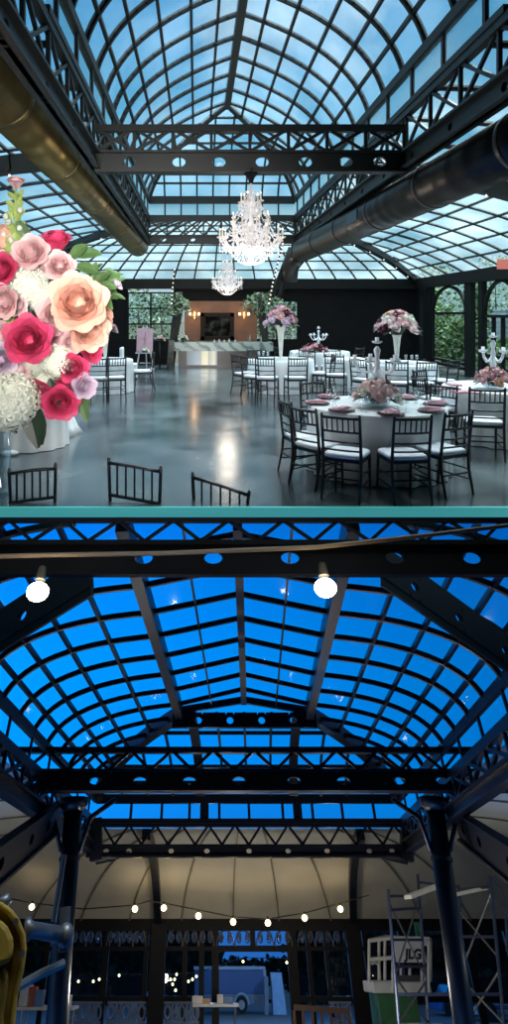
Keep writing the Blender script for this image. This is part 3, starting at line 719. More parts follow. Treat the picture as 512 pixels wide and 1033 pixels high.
low_arrangement('flower_centrepiece', 'low burgundy flower centrepiece at the foot of the small candelabra on the back centre table', (ag(316, 16.8).x, 16.8, zt), .36, .22, [WINE, WINE, ROSEP], 14, None, 14)
T8 = (ag(347, 14.6).x, 14.6)
round_table(T8[0], T8[1], .5, 'small table in white cloth between the middle and back right tables', '', 14)
chair(339, 13.5, toward(339, 13.5, *T8), 'black chair beside the small cloth-covered table', 'chairs at the small table')
# left tables
T6 = (ag(104, 14.2).x, 14.2)
round_table(T6[0], T6[1], .7, 'round table in white cloth behind the bouquet on the left', '')
for px, Y, nm in ((100, 12.8, 'front left'), (115, 12.95, 'front right'), (123, 14.3, 'right')):
    chair(px, Y, toward(px, Y, *T6), 'black chair with white cushion at the %s of the left table behind the bouquet' % nm, G6)
tall_vase('tall trumpet vase on the left table, just right of the bouquet', 'small blush flower mound on the tall vase of the left table', 106, 14.2, .68, .28, .34, [PINK, PINK, ROSEP], 15, 14)
def slip_chair(px, Y, rz):
    t = thing('slipcovered_chair', 'white slipcovered chair seen side-on left of the easel', 'chair', ag(px, Y), rz, local=True); w = mat('white chair slipcover', (.74, .76, .78), .6)
    MB().box((0, 0, .24), (.44, .42, .44)).build('seat', w, t, bev=.03); MB().box((0, -.2, .68), (.43, .07, .46)).build('backrest', w, t, bev=.03)
    for sx in (-1, 1):
        for sy in (-1, 1): MB().tube((sx * .19, sy * .18, 0), (sx * .19, sy * .18, .05), .015, .018, 6).build('leg', BLK, t)
slip_chair(130, 16.6, -PI / 2)
T7 = (ag(30, 8.4).x, 8.4)
round_table(T7[0], T7[1], .5, 'small round table in long white cloth half hidden under the bouquet', '', 14)
tag(MB().lathe([(.30, 0), (.22, .12), (.12, .4), (.06, .58), (0, .6)], (ag(62, 9.2).x, 9.2, 0), 30, wob=lambda i, a: 1 + .12 * math.sin(7 * a)).build('draped_cloth', CLOTH, smooth=True), 'white gathered cloth hanging beside the small left table', 'cloth')
tag(MB().ball((ag(19, 8.1).x - .02, 7.78, .035), (.13, .08, .035), 12, 6).build('fallen_cloth', CLOTH, smooth=True), 'small heap of white cloth on the floor by the left table', 'cloth')

# ---- three chairs at the front floor edge: only their backs rise above it
def edge_chair(label, pl, pr, Ya, Yb, ht, hb):
    a, b = ap(*pl, Ya), ap(*pr, Yb); t = thing('dining_chair', label, 'chair', ((a.x + b.x) / 2, (a.y + b.y) / 2, 0), group='chair backs along the front floor edge')
    at_ = lambda f, z: a.lerp(b, f) - Vector((0, 0, z)); n = Vector((0, 1, 0)); wd = .03
    for f in (0, 1):
        q = at_(f, 0); MB().path([(q.x * 1.0 + (.012 if f == 0 else -.012), q.y + .02, 0), q, q + Vector((0, 0, .02))], [.017, .017, .006], 8).build('back_post', BLK, t, smooth=True)
    MB().path([at_(0, ht), at_(.25, ht - .006), at_(.5, ht - .01), at_(.75, ht - .006), at_(1, ht)], .018, 8).build('top_rail', BLK, t, smooth=True)
    if hb:
        MB().bar(at_(0, hb), at_(1, hb), .022, .03).build('back_rail', BLK, t)
    for i in range(1, 6 if hb != 'x' else 6):
        f = i / 6; p = at_(f, ht); q = at_(f, hb) if hb else Vector((p.x, p.y, 0))
        MB().tube(p, q, .011, n=6).build('spindle', BLK, t)
    return t
edge_chair('black chiavari chair back at the front edge beside the glass column, leftmost of three', (9, 474), (56, 468.5), 5.82, 5.86, .04, .32)
edge_chair('black chiavari chair back at the front edge, middle of three', (109.5, 463), (162, 472), 5.86, 5.80, .04, .35)
edge_chair('black chiavari chair back at the front edge, rightmost of three and turned away', (194, 478), (251, 496.5), 5.92, 5.80, .035, 0)

# ---- bar
YBAR = 20.3
a, b = ag(175, YBAR), ag(275, YBAR); mx = (a.x + b.x) / 2; W = b.x - a.x
bar = thing('bar_counter', 'long bar with pale green marble top and dark recessed base below the copper wall', 'bar', (mx, YBAR, 0))
def marble():
    m = mat('pale green marble', (.42, .50, .46), .25); nt = m.node_tree; bb = nt.nodes['Principled BSDF']
    tc = nt.nodes.new('ShaderNodeTexCoord'); wv = nt.nodes.new('ShaderNodeTexWave'); wv.inputs['Scale'].default_value = 1.3; wv.inputs['Distortion'].default_value = 9; wv.inputs['Detail'].default_value = 4
    wv.bands_direction = 'DIAGONAL'
    rp = nt.nodes.new('ShaderNodeValToRGB'); rp.color_ramp.elements[0].color = (.11, .16, .145, 1); rp.color_ramp.elements[1].color = (.34, .41, .37, 1); rp.color_ramp.elements[0].position = .05; rp.color_ramp.elements[1].position = .5
    nt.links.new(tc.outputs['Object'], wv.inputs['Vector']); nt.links.new(wv.outputs['Fac'], rp.inputs['Fac']); nt.links.new(rp.outputs['Color'], bb.inputs['Base Color'])
    return m
MB().box((mx, YBAR + .3, .72), (W, .8, .29)).build('counter_top', marble(), bar)
MB().box((mx, YBAR + .4, .29), (W - .3, .5, .58)).build('base', mat('black bar base', (.006, .006, .007), .3), bar)
a2, b2 = ag(188, YBAR), ag(219, YBAR)
m = mat('bar panel with painted reflections', (.4, .42, .4), .2); nt = m.node_tree; bb = nt.nodes['Principled BSDF']; tc = nt.nodes.new('ShaderNodeTexCoord'); sp = nt.nodes.new('ShaderNodeSeparateXYZ'); rp = nt.nodes.new('ShaderNodeValToRGB')
el = rp.color_ramp.elements; el[0].position = .0; el[0].color = (.06, .09, .11, 1); el[1].position = 1; el[1].color = (.10, .13, .15, 1)  # reflections painted as colour bands, with added glow
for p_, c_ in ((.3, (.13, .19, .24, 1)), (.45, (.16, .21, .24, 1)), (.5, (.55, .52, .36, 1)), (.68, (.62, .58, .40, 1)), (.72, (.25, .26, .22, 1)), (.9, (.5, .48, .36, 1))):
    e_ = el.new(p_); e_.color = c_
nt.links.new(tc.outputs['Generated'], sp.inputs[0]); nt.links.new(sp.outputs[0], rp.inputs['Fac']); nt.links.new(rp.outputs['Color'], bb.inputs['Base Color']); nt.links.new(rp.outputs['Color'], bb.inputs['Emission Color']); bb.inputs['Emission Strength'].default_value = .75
MB().box(((a2.x + b2.x) / 2, YBAR + .14, .32), (b2.x - a2.x, .04, .48)).build('painted_reflection_panel', m, bar)
# things on the bar
for i, (px, hh, col) in enumerate(((216, .1, (.5, .5, .5)), (221, .12, (.5, .5, .5)), (226, .09, (.5, .5, .5)), (231, .13, (.5, .5, .5)), (237, .1, (.5, .5, .5)), (252, .28, (.25, .3, .28)), (263, .26, (.3, .25, .2)), (180, .2, (.4, .42, .42)))):
    c = (ag(px, YBAR + .1).x, YBAR + .1, .865)
    t = thing('bottle', 'small bottle on the marble bar, %s from the left' % ('second', 'third', 'fourth', 'fifth', 'sixth', 'seventh', 'last', 'first')[i], 'bottle', c, group='bottles on the bar')
    MB().lathe([(.035, 0), (.036, hh * .55), (.014, hh * .72), (.013, hh * .93)], c, 10).build('bottle_body', mat('bottle glass %d' % (i // 5), col, .15), t, smooth=True)
    MB().lathe([(.016, hh * .93), (.016, hh), (0, hh)], c, 8).build('cap', BLK, t)
low_arrangement('flower_centrepiece', 'small white flowers on the left end of the marble bar', (ag(184, YBAR + .2).x, YBAR + .2, .865), .2, .3, [WHT, WHT, LILAC], 21, None, 9)
# picture and sconces
a2, b2 = ag(202, YW - .12), ag(236, YW - .12); zc0, zc1 = H - (343 - CY) / F * YW, H - (315.5 - CY) / F * YW
t = thing('framed_painting', 'dark oil painting in a heavy dark frame on the copper wall behind the bar', 'painting', ((a2.x + b2.x) / 2, YW - .12, zc0)); m = MB(); fw = .14
for x in (a2.x + fw / 2, b2.x - fw / 2): m.box((x, YW - .12, (zc0 + zc1) / 2), (fw, .08, zc1 - zc0))
for z in (zc0 + fw / 2, zc1 - fw / 2): m.box(((a2.x + b2.x) / 2, YW - .12, z), (b2.x - a2.x, .08, fw))
m.build('frame', mat('dark carved frame', (.016, .009, .005), .6, spec=.2), t)
m = mat('murky painted canvas', (.012, .011, .010), .8, noise=(3.5, .9), spec=.1); m.node_tree.nodes['Color Ramp'].color_ramp.elements[1].color = (.07, .065, .05, 1); m.node_tree.nodes['Color Ramp'].color_ramp.elements[0].position = .45
MB().box(((a2.x + b2.x) / 2, YW - .10, (zc0 + zc1) / 2), (b2.x - a2.x - fw, .03, zc1 - zc0 - fw)).build('canvas', m, t)
for px, nm in ((196, 'left'), (246, 'right')):
    c = ap(px, 318, YW - .12); t = thing('wall_sconce', 'lit wall sconce on the copper wall, %s of the painting' % nm, 'lamp', c, group='sconces beside the painting')
    MB().box(c + Vector((0, .03, 0)), (.08, .04, .25)).build('backplate', mat('brass', (.3, .2, .08), .3, .8), t)
    for s in (-1, 1):
        MB().path([c + Vector((0, .0, -.05)), c + Vector((s * .1, -.05, -.08)), c + Vector((s * .16, -.07, 0))], .012, 6).build('arm', mat('brass', (.3, .2, .08)), t)
        MB().lathe([(.05, 0), (.04, .1)], c + Vector((s * .16, -.07, 0)), 10).build('lamp_shade', mat('sconce glow', (1, .85, .6), .5, emit=(1, .75, .42), es=1.6), t)
    l = bpy.data.lights.new('sconce_light', 'POINT'); l.energy = 4.5; l.color = (1, .62, .32); l.shadow_soft_size = .08; o = bpy.data.objects.new('sconce_light', l); o.location = c + Vector((0, -.3, .05)); C.objects.link(o)
# bark post left of the bar and dark posts
def post(label, pts, r, material, name='bark_post'):
    tag(MB().path(pts, r, 12).build(name, material, smooth=True), label, 'post')
BARK = mat('weathered bark', (.12, .11, .085), .9, noise=(8, .5)); DRK = mat('dark bark', (.03, .027, .022), .9, noise=(8, .5))
post('pale weathered wooden post at the left end of the bar', [ag(171.5, 20, 0), ag(172.5, 20, .7), ag(173, 20, .95)], [.12, .1, .1], BARK)
post('dark leaning tree trunk rising behind the left end of the bar', [ag(172, 20.6, 0), ag(176, 20.6, 1.2), ag(180, 20.6, 2.0), ag(181, 20.6, 2.6)], [.13, .15, .16, .1], DRK, 'bare_tree')
post('dark tree trunk at the right end of the bar', [ag(269, 21.0, 0), ag(266, 21.0, 1.2), ag(262, 21.0, 2.6)], [.16, .15, .12], DRK, 'bare_tree')
# easel
YZ = 19.2; c = ag(146, YZ)
t = thing('easel', 'white three-legged easel holding the pink welcome sign', 'easel', c); wm = mat('white painted wood', (.62, .62, .64), .5)
for x0, x1 in ((-.28, -.05), (.28, .05)): MB().bar(c + Vector((x0, 0, 0)), c + Vector((x1, .12, 1.45)), .04, .03).build('leg', wm, t)
MB().bar(c + Vector((0, .55, 0)), c + Vector((0, .14, 1.4)), .035, .03).build('leg', wm, t)
MB().bar(c + Vector((-.3, -.02, .58)), c + Vector((.3, -.02, .58)), .05, .04).build('ledge', wm, t); MB().bar(c + Vector((-.17, .03, .25)), c + Vector((.17, .03, .25)), .035, .02).build('crossbar', wm, t)
sgn = thing('welcome_sign', 'pale pink sign board with a dark pink flourish standing on the white easel', 'sign', c + Vector((0, .0, .605)))
Rz = Matrix.Rotation(.03, 3, 'Y')
MB().box(c + Vector((0, .0, .99)), (.52, .025, .76), Rz).build('board', mat('pale pink board', (.66, .42, .50), .5), sgn)
m = MB(); m.path([c + Vector((x, -.018, z)) for x, z in ((-.03, .85), (.02, .95), (-.02, 1.05), (.03, 1.15), (.0, 1.25))], .012, 6); m.path([c + Vector((x, -.018, z)) for x, z in ((-.1, 1.02), (0, 1.0), (.1, 1.06))], .009, 6)
m.build('flourish', mat('dark pink ink', (.36, .13, .2), .5), sgn)
low_arrangement('flower_cluster', 'white flowers on the ledge of the pink sign easel', (c.x, YZ - .16, .6), .2, .14, [WHT, LILAC], 31, None, 8)
tag(MB().ball(ag(152.5, YZ - .3) + Vector((0, 0, .07)), (.1, .1, .07), 10, 6).build('paper_lantern', mat('white paper', (.6, .6, .62), .6), smooth=True), 'round white paper lantern on the floor by the right foot of the easel', 'lantern')
low_arrangement('flower_cluster', 'pale flowers in a stand right of the pink sign', (ag(161, 20.2).x, 20.2, .9), .2, .2, [WHT, PINK], 33, None, 7)
post('thin dark flower stand right of the easel', [ag(161, 20.2, 0), ag(161, 20.2, .9)], [.03, .02], BLK, 'flower_stand')
# string lights climbing a dark pole right of the bar, and on the left trunk
def string_pole(label, pts, n, r=.02):
    t = thing('string_light', label, 'string lights', pts[0], group='strings of small bulbs'); MB().path(pts, .02, 6).build('cable', BLK, t)
    for i in range(n):
        f = i / (n - 1) * (len(pts) - 1); k_ = min(int(f), len(pts) - 2); p = pts[k_].lerp(pts[k_ + 1], f - k_); MB().ball(p + Vector((0, -.04, 0)), r, 6, 4).build('light_bulb', BULBW, t)
string_pole('string of small white bulbs hanging beside the big chandelier, right', [ap(271, 306, 16.2), ap(275, 285, 16.2), ap(280, 265, 16.2), ap(285, 246, 16.2)], 16)
string_pole('string of small white bulbs hanging above the left end of the bar', [ap(173, 306, 19), ap(174, 290, 19), ap(176, 272, 19)], 9)
tag(MB().box(ap(510, 266.5, 14.5), (.42, .06, .24)).build('exit_sign', mat('red-pink lit sign', (.55, .16, .12), .5, emit=(.9, .25, .18), es=.35)), 'small red lit exit sign on the eave beam at the right edge', 'sign')
# dark speaker-like cross brace cluster right of chandelier
t = thing('leaning_strut', 'dark leaning steel strut pair right of the far chandelier', 'strut', ap(284, 290, 16.3))
MB().bar(ap(274, 300, 16.3), ap(293, 250, 16.3), .16, .12).build('strut', STEEL2, t); MB().bar(ap(281, 300, 16.35), ap(301, 248, 16.35), .1, .1).build('strut', STEEL2, t)

# ---- chandeliers
CRYS = mat('chandelier crystal', (.80, .77, .78), .15, emit=(1, .93, .92), es=.12, spec=.9)  # faint glow added to the crystal to brighten its highlights
def make_chandelier(base):
    b = Vector(base); t = thing('chandelier', 'large crystal chandelier hanging from the nearer cross truss', 'chandelier', b, group='crystal chandeliers'); rnd = random.Random(9)
    hh = .98; z = lambda q: b.z + q
    MB().lathe([(0, 0), (.05, .03), (.035, .09), (.09, .16), (.13, .24), (.05, .3), (.04, .42), (.07, .5), (.03, .58), (.025, .78), (.06, .86), (.02, .95), (.012, 1.12)], b, 14).build('stem', CRYS, t, smooth=True)
    tiers = ((12, .41, .30, .40), (8, .24, .50, .58), (6, .13, .78, .84))
    cr = MB(); sw = MB()
    for n, R, z0, z1 in tiers:
        for i in range(n):
            a = 2 * PI * i / n + R; d = Vector((math.cos(a), math.sin(a), 0)); zz = rnd.uniform(-.03, .03)
            pts = [b + d * (R * q) + Vector((0, 0, z0 + dz * (z1 - z0) * 2 + zz * q)) for q, dz in ((.08, 0), (.35, -.35), (.65, -.45), (.9, -.1), (1, .25))]
            arm = MB().path(pts, .011, 6).build('arm', CRYS, t, smooth=True); e = pts[-1]
            m = MB().lathe([(.008, 0), (.04, .012), (.045, .025), (.012, .03), (.011, .1), (0, .1)], e, 8); m.build('candle', mat('ivory candle', (.8, .75, .68), .5), t)
            MB().ball(e + Vector((0, 0, .125)), (.009, .009, .018), 6, 5).build('light_bulb', BULBW, t)
            for k in range(11):
                q = rnd.uniform(.1, 1.04); p = b + d * (R * q) + Vector((rnd.uniform(-.04, .04), rnd.uniform(-.04, .04), z0 + rnd.uniform(-.16, .05)))
                s = rnd.uniform(.012, .022); cr.oct(p, s, s * 1.9)
            for k in range(4):
                p = e + Vector((0, 0, -.03 - .045 * k)); cr.oct(p, .012, .02)
    for R, z0, R1, z1 in ((.06, 1.0, .26, .62), (.24, .56, .40, .36), (.36, .3, .05, .02)):
        for i in range(16):
            a = 2 * PI * i / 16
            for k in range(9):
                q = (k + .5) / 9; sag = -.07 * math.sin(PI * q); p = b + Vector((math.cos(a) * (R + (R1 - R) * q), math.sin(a) * (R + (R1 - R) * q), z0 + (z1 - z0) * q + sag)); cr.oct(p, .009, .015)
    tag(cr.build('crystal_drops', CRYS, t), kind='stuff')
    MB().path([b + Vector((0, 0, 1.1)), b + Vector((0, 0, 1.24))], .01, 6).build('chain', STEEL2, t)
    return t
cz = ap(253, 268, Y1); ch = make_chandelier((cz.x, Y1, cz.z))
c2 = ap(229, 298, YEN)
dup(ch, (c2.x, YEN, c2.z), .2, 'smaller-looking crystal chandelier further back, low and left of the big one', 'crystal chandeliers')
tag(MB().lathe([(.02, -.12), (.05, -.04), (.09, 0), (.09, .06)], ap(253, 176, Y1) + Vector((0, 0, 0)), 8).build('chandelier_hook', STEEL2), 'dark bracket under the near cross truss holding the big chandelier', 'bracket')
d_ = ap(229, 244, YEN); 
for p, e_ in ((ap(253, 268, Y1), 45), (c2, 40)):
    l = bpy.data.lights.new('chandelier_light', 'POINT'); l.energy = e_; l.color = (1, .85, .7); l.shadow_soft_size = .25; o = bpy.data.objects.new('chandelier_light', l); o.location = p + Vector((0, 0, -.15)); C.objects.link(o)

# ---- greenery outside the windows
def shrub(label, base, rx, ry_, h, n, seed, mats, group='shrubs and trees outside the glass hall', name='shrub', lsz=.16, trunk=None, M=None, cat='shrub'):
    rnd = random.Random(seed); b = Vector(base); t = thing(name, label, cat, b, group=group, M=M)
    MB().path([b, b + Vector((.02, 0, h * .35)), b + Vector((-.03, .02, h * .7))], [trunk or .05, (trunk or .05) * .8, .02], 6).build('trunk', DRK, t)
    ms = [MB() for _ in mats]
    for i in range(n):
        a = rnd.uniform(0, 2 * PI); zz = rnd.uniform(.08, 1.); rad = math.sin(PI * (.12 + .8 * zz)) ** .6 * math.sqrt(rnd.random())
        p = b + Vector((rx * rad * math.cos(a), ry_ * rad * math.sin(a), h * zz))
        d = Vector((rnd.uniform(-1, 1), rnd.uniform(-1, 1), rnd.uniform(-.4, .8))).normalized(); n_ = Vector((rnd.uniform(-1, 1), -1.2, rnd.uniform(-.2, 1))); L = lsz * rnd.uniform(.6, 1.4)
        s = d.cross(n_).normalized() * L * .28
        ms[rnd.randrange(len(ms))].quad(p, p + d * L * .5 + s, p + d * L, p + d * L * .5 - s)
    for m, k_ in zip(ms, mats): m.build('foliage', k_, t)
    return t
G_A = mat('sunlit leaves', (.16, .26, .07), .6, noise=(2, .5)); G_B = mat('shaded leaves', (.035, .07, .03), .6, noise=(2, .5)); G_C = mat('pale sky-lit leaves', (.28, .38, .24), .6, noise=(2, .4))  # sun, shade and sky light put into the three leaf colours
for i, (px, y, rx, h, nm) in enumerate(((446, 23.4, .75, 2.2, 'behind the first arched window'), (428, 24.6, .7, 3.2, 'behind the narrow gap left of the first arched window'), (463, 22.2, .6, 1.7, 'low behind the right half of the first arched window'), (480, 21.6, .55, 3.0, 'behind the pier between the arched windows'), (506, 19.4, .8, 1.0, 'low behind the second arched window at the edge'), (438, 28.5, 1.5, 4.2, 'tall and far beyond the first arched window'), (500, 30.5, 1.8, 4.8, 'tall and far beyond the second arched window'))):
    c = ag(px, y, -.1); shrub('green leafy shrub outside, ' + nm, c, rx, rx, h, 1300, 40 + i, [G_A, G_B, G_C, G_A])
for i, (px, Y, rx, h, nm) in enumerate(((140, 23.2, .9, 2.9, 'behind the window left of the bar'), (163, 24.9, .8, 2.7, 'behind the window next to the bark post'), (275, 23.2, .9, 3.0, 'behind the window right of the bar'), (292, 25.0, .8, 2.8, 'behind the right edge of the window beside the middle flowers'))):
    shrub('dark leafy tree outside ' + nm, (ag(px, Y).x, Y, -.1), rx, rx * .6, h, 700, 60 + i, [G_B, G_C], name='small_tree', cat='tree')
# leafy branches indoors around the copper recess
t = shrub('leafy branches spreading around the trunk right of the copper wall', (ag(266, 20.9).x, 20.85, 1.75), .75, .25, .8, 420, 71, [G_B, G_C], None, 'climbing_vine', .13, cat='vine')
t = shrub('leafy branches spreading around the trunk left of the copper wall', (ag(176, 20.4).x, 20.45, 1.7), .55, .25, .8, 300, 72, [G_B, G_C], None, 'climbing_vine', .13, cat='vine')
# white panelled shed seen through the second arched window
t = thing('garden_shed', 'white panelled shed outside the second arched window at the right edge', 'shed', (12.6, 24.5, 0), kind=None)
MB().box((12.6, 24.5, 1.0), (2.6, .2, 2.0)).build('wall', mat('white boards', (.55, .58, .64), .6), t); m = MB()
for k in range(9): m.box((12.6, 24.38, .2 + .22 * k), (2.6, .03, .015))
for k in range(4): m.box((11.4 + .75 * k, 24.38, 1.0), (.04, .03, 2.0))
m.build('batten', mat('grey batten', (.3, .33, .4), .6), t)
NBLK = mat('near black painted steel', (.003, .004, .007), .5, noise=(3, .3), spec=.2)
# =================================================================== LOWER HALL at dusk (its own frame, MBW)
M = MBW
ST = brow(524.0)                                  # everything stays under the upper floor's edge
def ymin(z): return z / ST + .05
XB, HWB, ZBE, ZBR, YBA, YBE = 0., 3.0, 2.19, 3.16, 12.2, 15.15
S1 = 1.13 / HWB
def profB(t):
    """t 0 eave .. .8 heavy rafter .. 1 ridge"""
    if t <= .8: return bez((1., ZBE), (.93, 2.80), (S1, 2.93), t / .8)
    q = (t - .8) / .2; return (S1 * (1 - q), 2.93 + (ZBR - 2.93) * q)
def hipYB(t):
    s = profB(t)[0]; return YBE if s >= 1 else YBA + (YBE - YBA) * max(0, (s - S1) / (1 - S1)) if s > S1 else YBA
def lb(sd, t, Y): q = profB(t); return bx(XB + sd * HWB * q[0], Y, q[1])
FB = [i / 20 * .8 for i in range(17)] if False else [.8 * i / 14 for i in range(15)] + [.85, .9, .95, 1.]
ce = thing('ceiling_lower', 'glazed lantern roof of the lower hall against the blue dusk sky', 'roof', (0, 10, ZBE), M=M, kind='structure')
rb, pu, hv, hp = MB(), MB(), MB(), MB()
Y = 5.4; k = 0
while Y < YBE - .1:
    for sd in (-1, 1):
        pts = [lb(sd, t, Y) for t in FB if Y <= hipYB(t) + .01 and Y >= ymin(profB(t)[1])]
        for a, b in zip(pts, pts[1:]): rb.bar(a, b, .045, .06, ext=.008)
    Y += .78
for sd in (-1, 1):
    for t in (.02, .16, .32, .48, .64): pu.bar(lb(sd, t, ymin(profB(t)[1])), lb(sd, t, hipYB(t)), .045, .055)
    hv.bar(lb(sd, .8, ymin(2.93)), lb(sd, .8, YBA), .13, .2)
    pu.bar(lb(sd, .9, ymin(3.05)), lb(sd, .9, YBA), .025, .04)
    fb = [t for t in FB if t <= .8]
    for a, b in zip(fb, fb[1:]): hp.bar(lb(sd, a, hipYB(a)), lb(sd, b, hipYB(b)), .16, .2, ext=.01)
hv.bar(bx(XB, ymin(ZBR), ZBR - .03), bx(XB, YBA, ZBR - .03), .1, .14)
for t in (.16, .32, .48, .64):
    q = profB(t); pu.bar(bx(-HWB * q[0], hipYB(t), q[1]), bx(HWB * q[0], hipYB(t), q[1]), .045, .055)
for u in (-.83, -.66, -.49, -.31, -.16, 0, .16, .31, .49, .66, .83):
    pts = [bx(HWB * u, hipYB(t), profB(t)[1]) for t in FB if profB(t)[0] >= max(abs(u), S1) - .001]
    w = .17 if abs(u) == .31 else .045
    for a, b in zip(pts, pts[1:]): rb.bar(a, b, w, .06, ext=.008)
struct('rib', rb, NAVY, parent=ce); struct('purlin', pu, NAVY, parent=ce); struct('heavy_rafter', hv, NAVY, parent=ce); struct('hip_rafter', hp, NAVY, parent=ce)
g = MB()
for sd in (-1, 1):
    g.strip([lb(sd, t, ymin(profB(t)[1])) for t in FB], [lb(sd, t, hipYB(t)) for t in FB])
fb = [t for t in FB if t <= .8]
g.strip([lb(-1, t, hipYB(t)) for t in fb], [lb(1, t, hipYB(t)) for t in fb])
struct('pane', g, BPANE, parent=ce)
# collar plate at the hip top
t = thing('collar_girder', 'short pierced collar girder at the peak of the lower hall roof', 'girder', bx(0, YBA, 2.8), M=M)
MB().plate(bx(-1.25, YBA + .02, 0), bx(1.25, YBA + .02, 0), 2.72, 2.95, .06, [.18, .4, .62, .84], .055, asp=1.1).build('plate_girder', NAVY, t)
MB().bar(bx(-1.2, YBA, 2.97), bx(0, YBA, 3.14), .08, .1).bar(bx(1.2, YBA, 2.97), bx(0, YBA, 3.14), .08, .1).bar(bx(-1.2, YBA, 2.74), bx(1.2, YBA, 2.74), .1, .04).build('gable_bar', NAVY, t)
# clerestory
cl = thing('ceiling_lower_clerestory', 'thin glazed strip under the lower hall roof', 'window', (0, 10, 1.86), M=M, kind='structure'); fr = MB(); g = MB()
for X in (-HWB, HWB):
    for z in (1.86, 2.17): fr.bar(bx(X, ymin(z), z), bx(X, YBE, z), .07, .08)
    Y = 4.6
    while Y < YBE: fr.bar(bx(X, Y, 1.86), bx(X, Y, 2.17), .03, .05); Y += 1.1
    g.quad(bx(X, ymin(1.86), 1.86), bx(X, YBE, 1.86), bx(X, YBE, 2.17), bx(X, ymin(2.17), 2.17))
fr.bar(bx(-HWB, YBE, 2.19), bx(HWB, YBE, 2.19), .12, .14); fr.bar(bx(-HWB, YBE, 1.85), bx(HWB, YBE, 1.85), .14, .07)
for px in (132, 163, 191, 206, 221, 251, 285, 300, 315, 345, 377):
    x = bp(px, 820, YBE).x; fr.bar(Vector((x, YBE, 1.86)), Vector((x, YBE, 2.19)), .05 if px not in (206, 300) else .17, .06)
g.quad(bx(-HWB, YBE, 1.86), bx(HWB, YBE, 1.86), bx(HWB, YBE, 2.19), bx(-HWB, YBE, 2.19))
struct('frame', fr, NAVY, parent=cl); struct('pane', g, BPANE, parent=cl)
# trusses of the lower hall
GT = 'trusses of the lower hall'
def trussB(label, xa, xb, Y, zb, zg, zt, bays, holes, hr, asp, xw, th=.1, bw=.04, mt=NAVY):
    return truss(label, (xa, Y), (xb, Y), bays, holes, zb, zg, zt, X_web=xw, group=GT, th=th, M=M, mater=mt, ch=(.03 if mt is NBLK else .07), ff=bx, bw=bw, holerad=hr, asp=asp)
# far truss
trussB('far navy truss above the pale lower ceiling, with zigzag bracing', -HWB - .08, HWB + .08, YBE + .02, brow(865) * YBE, brow(852) * YBE, brow(832) * YBE, 12, [.06, .13, .26, .37, .5, .62, .74, .87, .94], .035, 1.5, False)
# middle truss with the columns
YM = 11.0
trussB('wide navy truss crossing the middle of the lower picture, pierced by ovals', bp(-20, 790, YM).x - SKB * YM, bp(535, 790, YM).x - SKB * YM, YM, brow(799) * YM, brow(777) * YM, brow(757) * YM, 13, [.09, .21, .29, .38, .47, .57, .66, .76, .84], .045, 2.1, False, .14)
# near truss
YN = 3.45
hx = [-150, -60, 145, 215, 292, 397, 474, 600, 690]; x0_, x1_ = -260, 780
trussB('heavy dark girder across the top of the lower picture, nearest the camera', bp(x0_, 560, YN).x - SKB * YN, bp(x1_, 560, YN).x - SKB * YN, YN, brow(581) * YN, brow(546) * YN, brow(525) * YN, 18, [(q - x0_) / (x1_ - x0_) for q in hx], .036, 1.5, False, .025, .018, NBLK)
# side trusses
for sd, nm in ((-1, 'left'), (1, 'right')):
    truss('long navy truss along the %s side of the lower hall' % nm, (sd * HWB, 3.9), (sd * HWB, YBE), 13, [], 1.38, 1.56, 1.83, X_web=True, group='side trusses of the lower hall', M=M, mater=NAVY, ff=bx, bw=.045)
    # second chord girder outside it
# raking girders near the camera
def rake(label, pa, Ya, pb, Yb, dep, holes):
    a, b = bp(*pa, Ya), bp(*pb, Yb); t = thing('raking_girder', label, 'girder', (a + b) / 2, M=M, group=None); d = (b - a).normalized(); nrm = d.cross(Vector((0, 1, 0))).normalized()
    if nrm.z < 0: nrm = -nrm
    MB().plate(a, b, -dep / 2, dep / 2, .03, holes, dep * .17, up=nrm, asp=1.5).build('plate_girder', NBLK, t)
    m = MB()
    for s in (-1, 1): m.bar(a + nrm * s * dep / 2, b + nrm * s * dep / 2, .02, .1, up=nrm)
    m.build('flange', NBLK, t)
rake('raking pierced girder at the upper left of the lower picture, below the bright bulb', (-190, 757), 5.6, (92, 578), 3.6, .17, [.42, .66, .8])
rake('raking pierced girder at the upper right of the lower picture', (385, 570), 3.6, (640, 750), 5.6, .16, [.10, .25, .42, .7])
# ---- pale lower ceiling (ring) with ribs
CRM = mat('pale canvas ceiling', (.55, .53, .46), .75, noise=(1.2, .08))
OX, YEB, ZOB, ZIB = 7.2, 20.0, brow(930) * 20.0, brow(835) * YBE
def rqB(w): return bez((0., ZIB), (.7, ZIB - .02), (1., ZOB), w)
def ringB(side, w, s):
    q = rqB(w); X = HWB + .1 + (OX - HWB - .1) * q[0]; Ye = YBE + .1 + (YEB - YBE - .1) * q[0]
    if side == 0: return bx(-X, s, q[1])
    if side == 1: return bx(X, s, q[1])
    return bx(-X + 2 * X * s, Ye, q[1])
g = MB(); W_ = [i / 14 for i in range(15)]
for sd in (0, 1):
    g.strip([ringB(sd, w, 3.6) for w in W_], [ringB(sd, w, YBE + .1 + (YEB - YBE - .1) * rqB(w)[0]) for w in W_])
SS = [i / 24 for i in range(25)]
for s0, s1 in zip(SS, SS[1:]): g.strip([ringB(2, w, s0) for w in W_], [ringB(2, w, s1) for w in W_])
struct('ceiling_canvas', g, CRM, M=M, smooth=True)
m = MB()
SEAM = mat('canvas seam', (.23, .21, .17), .7)
for s in (.14, .22, .30, .385, .47, .545, .63, .78, .86):
    pts = [ringB(2, w, s) - Vector((0, .01, .015)) for w in W_]
    for a, b in zip(pts, pts[1:]): m.bar(a, b, .03, .02)
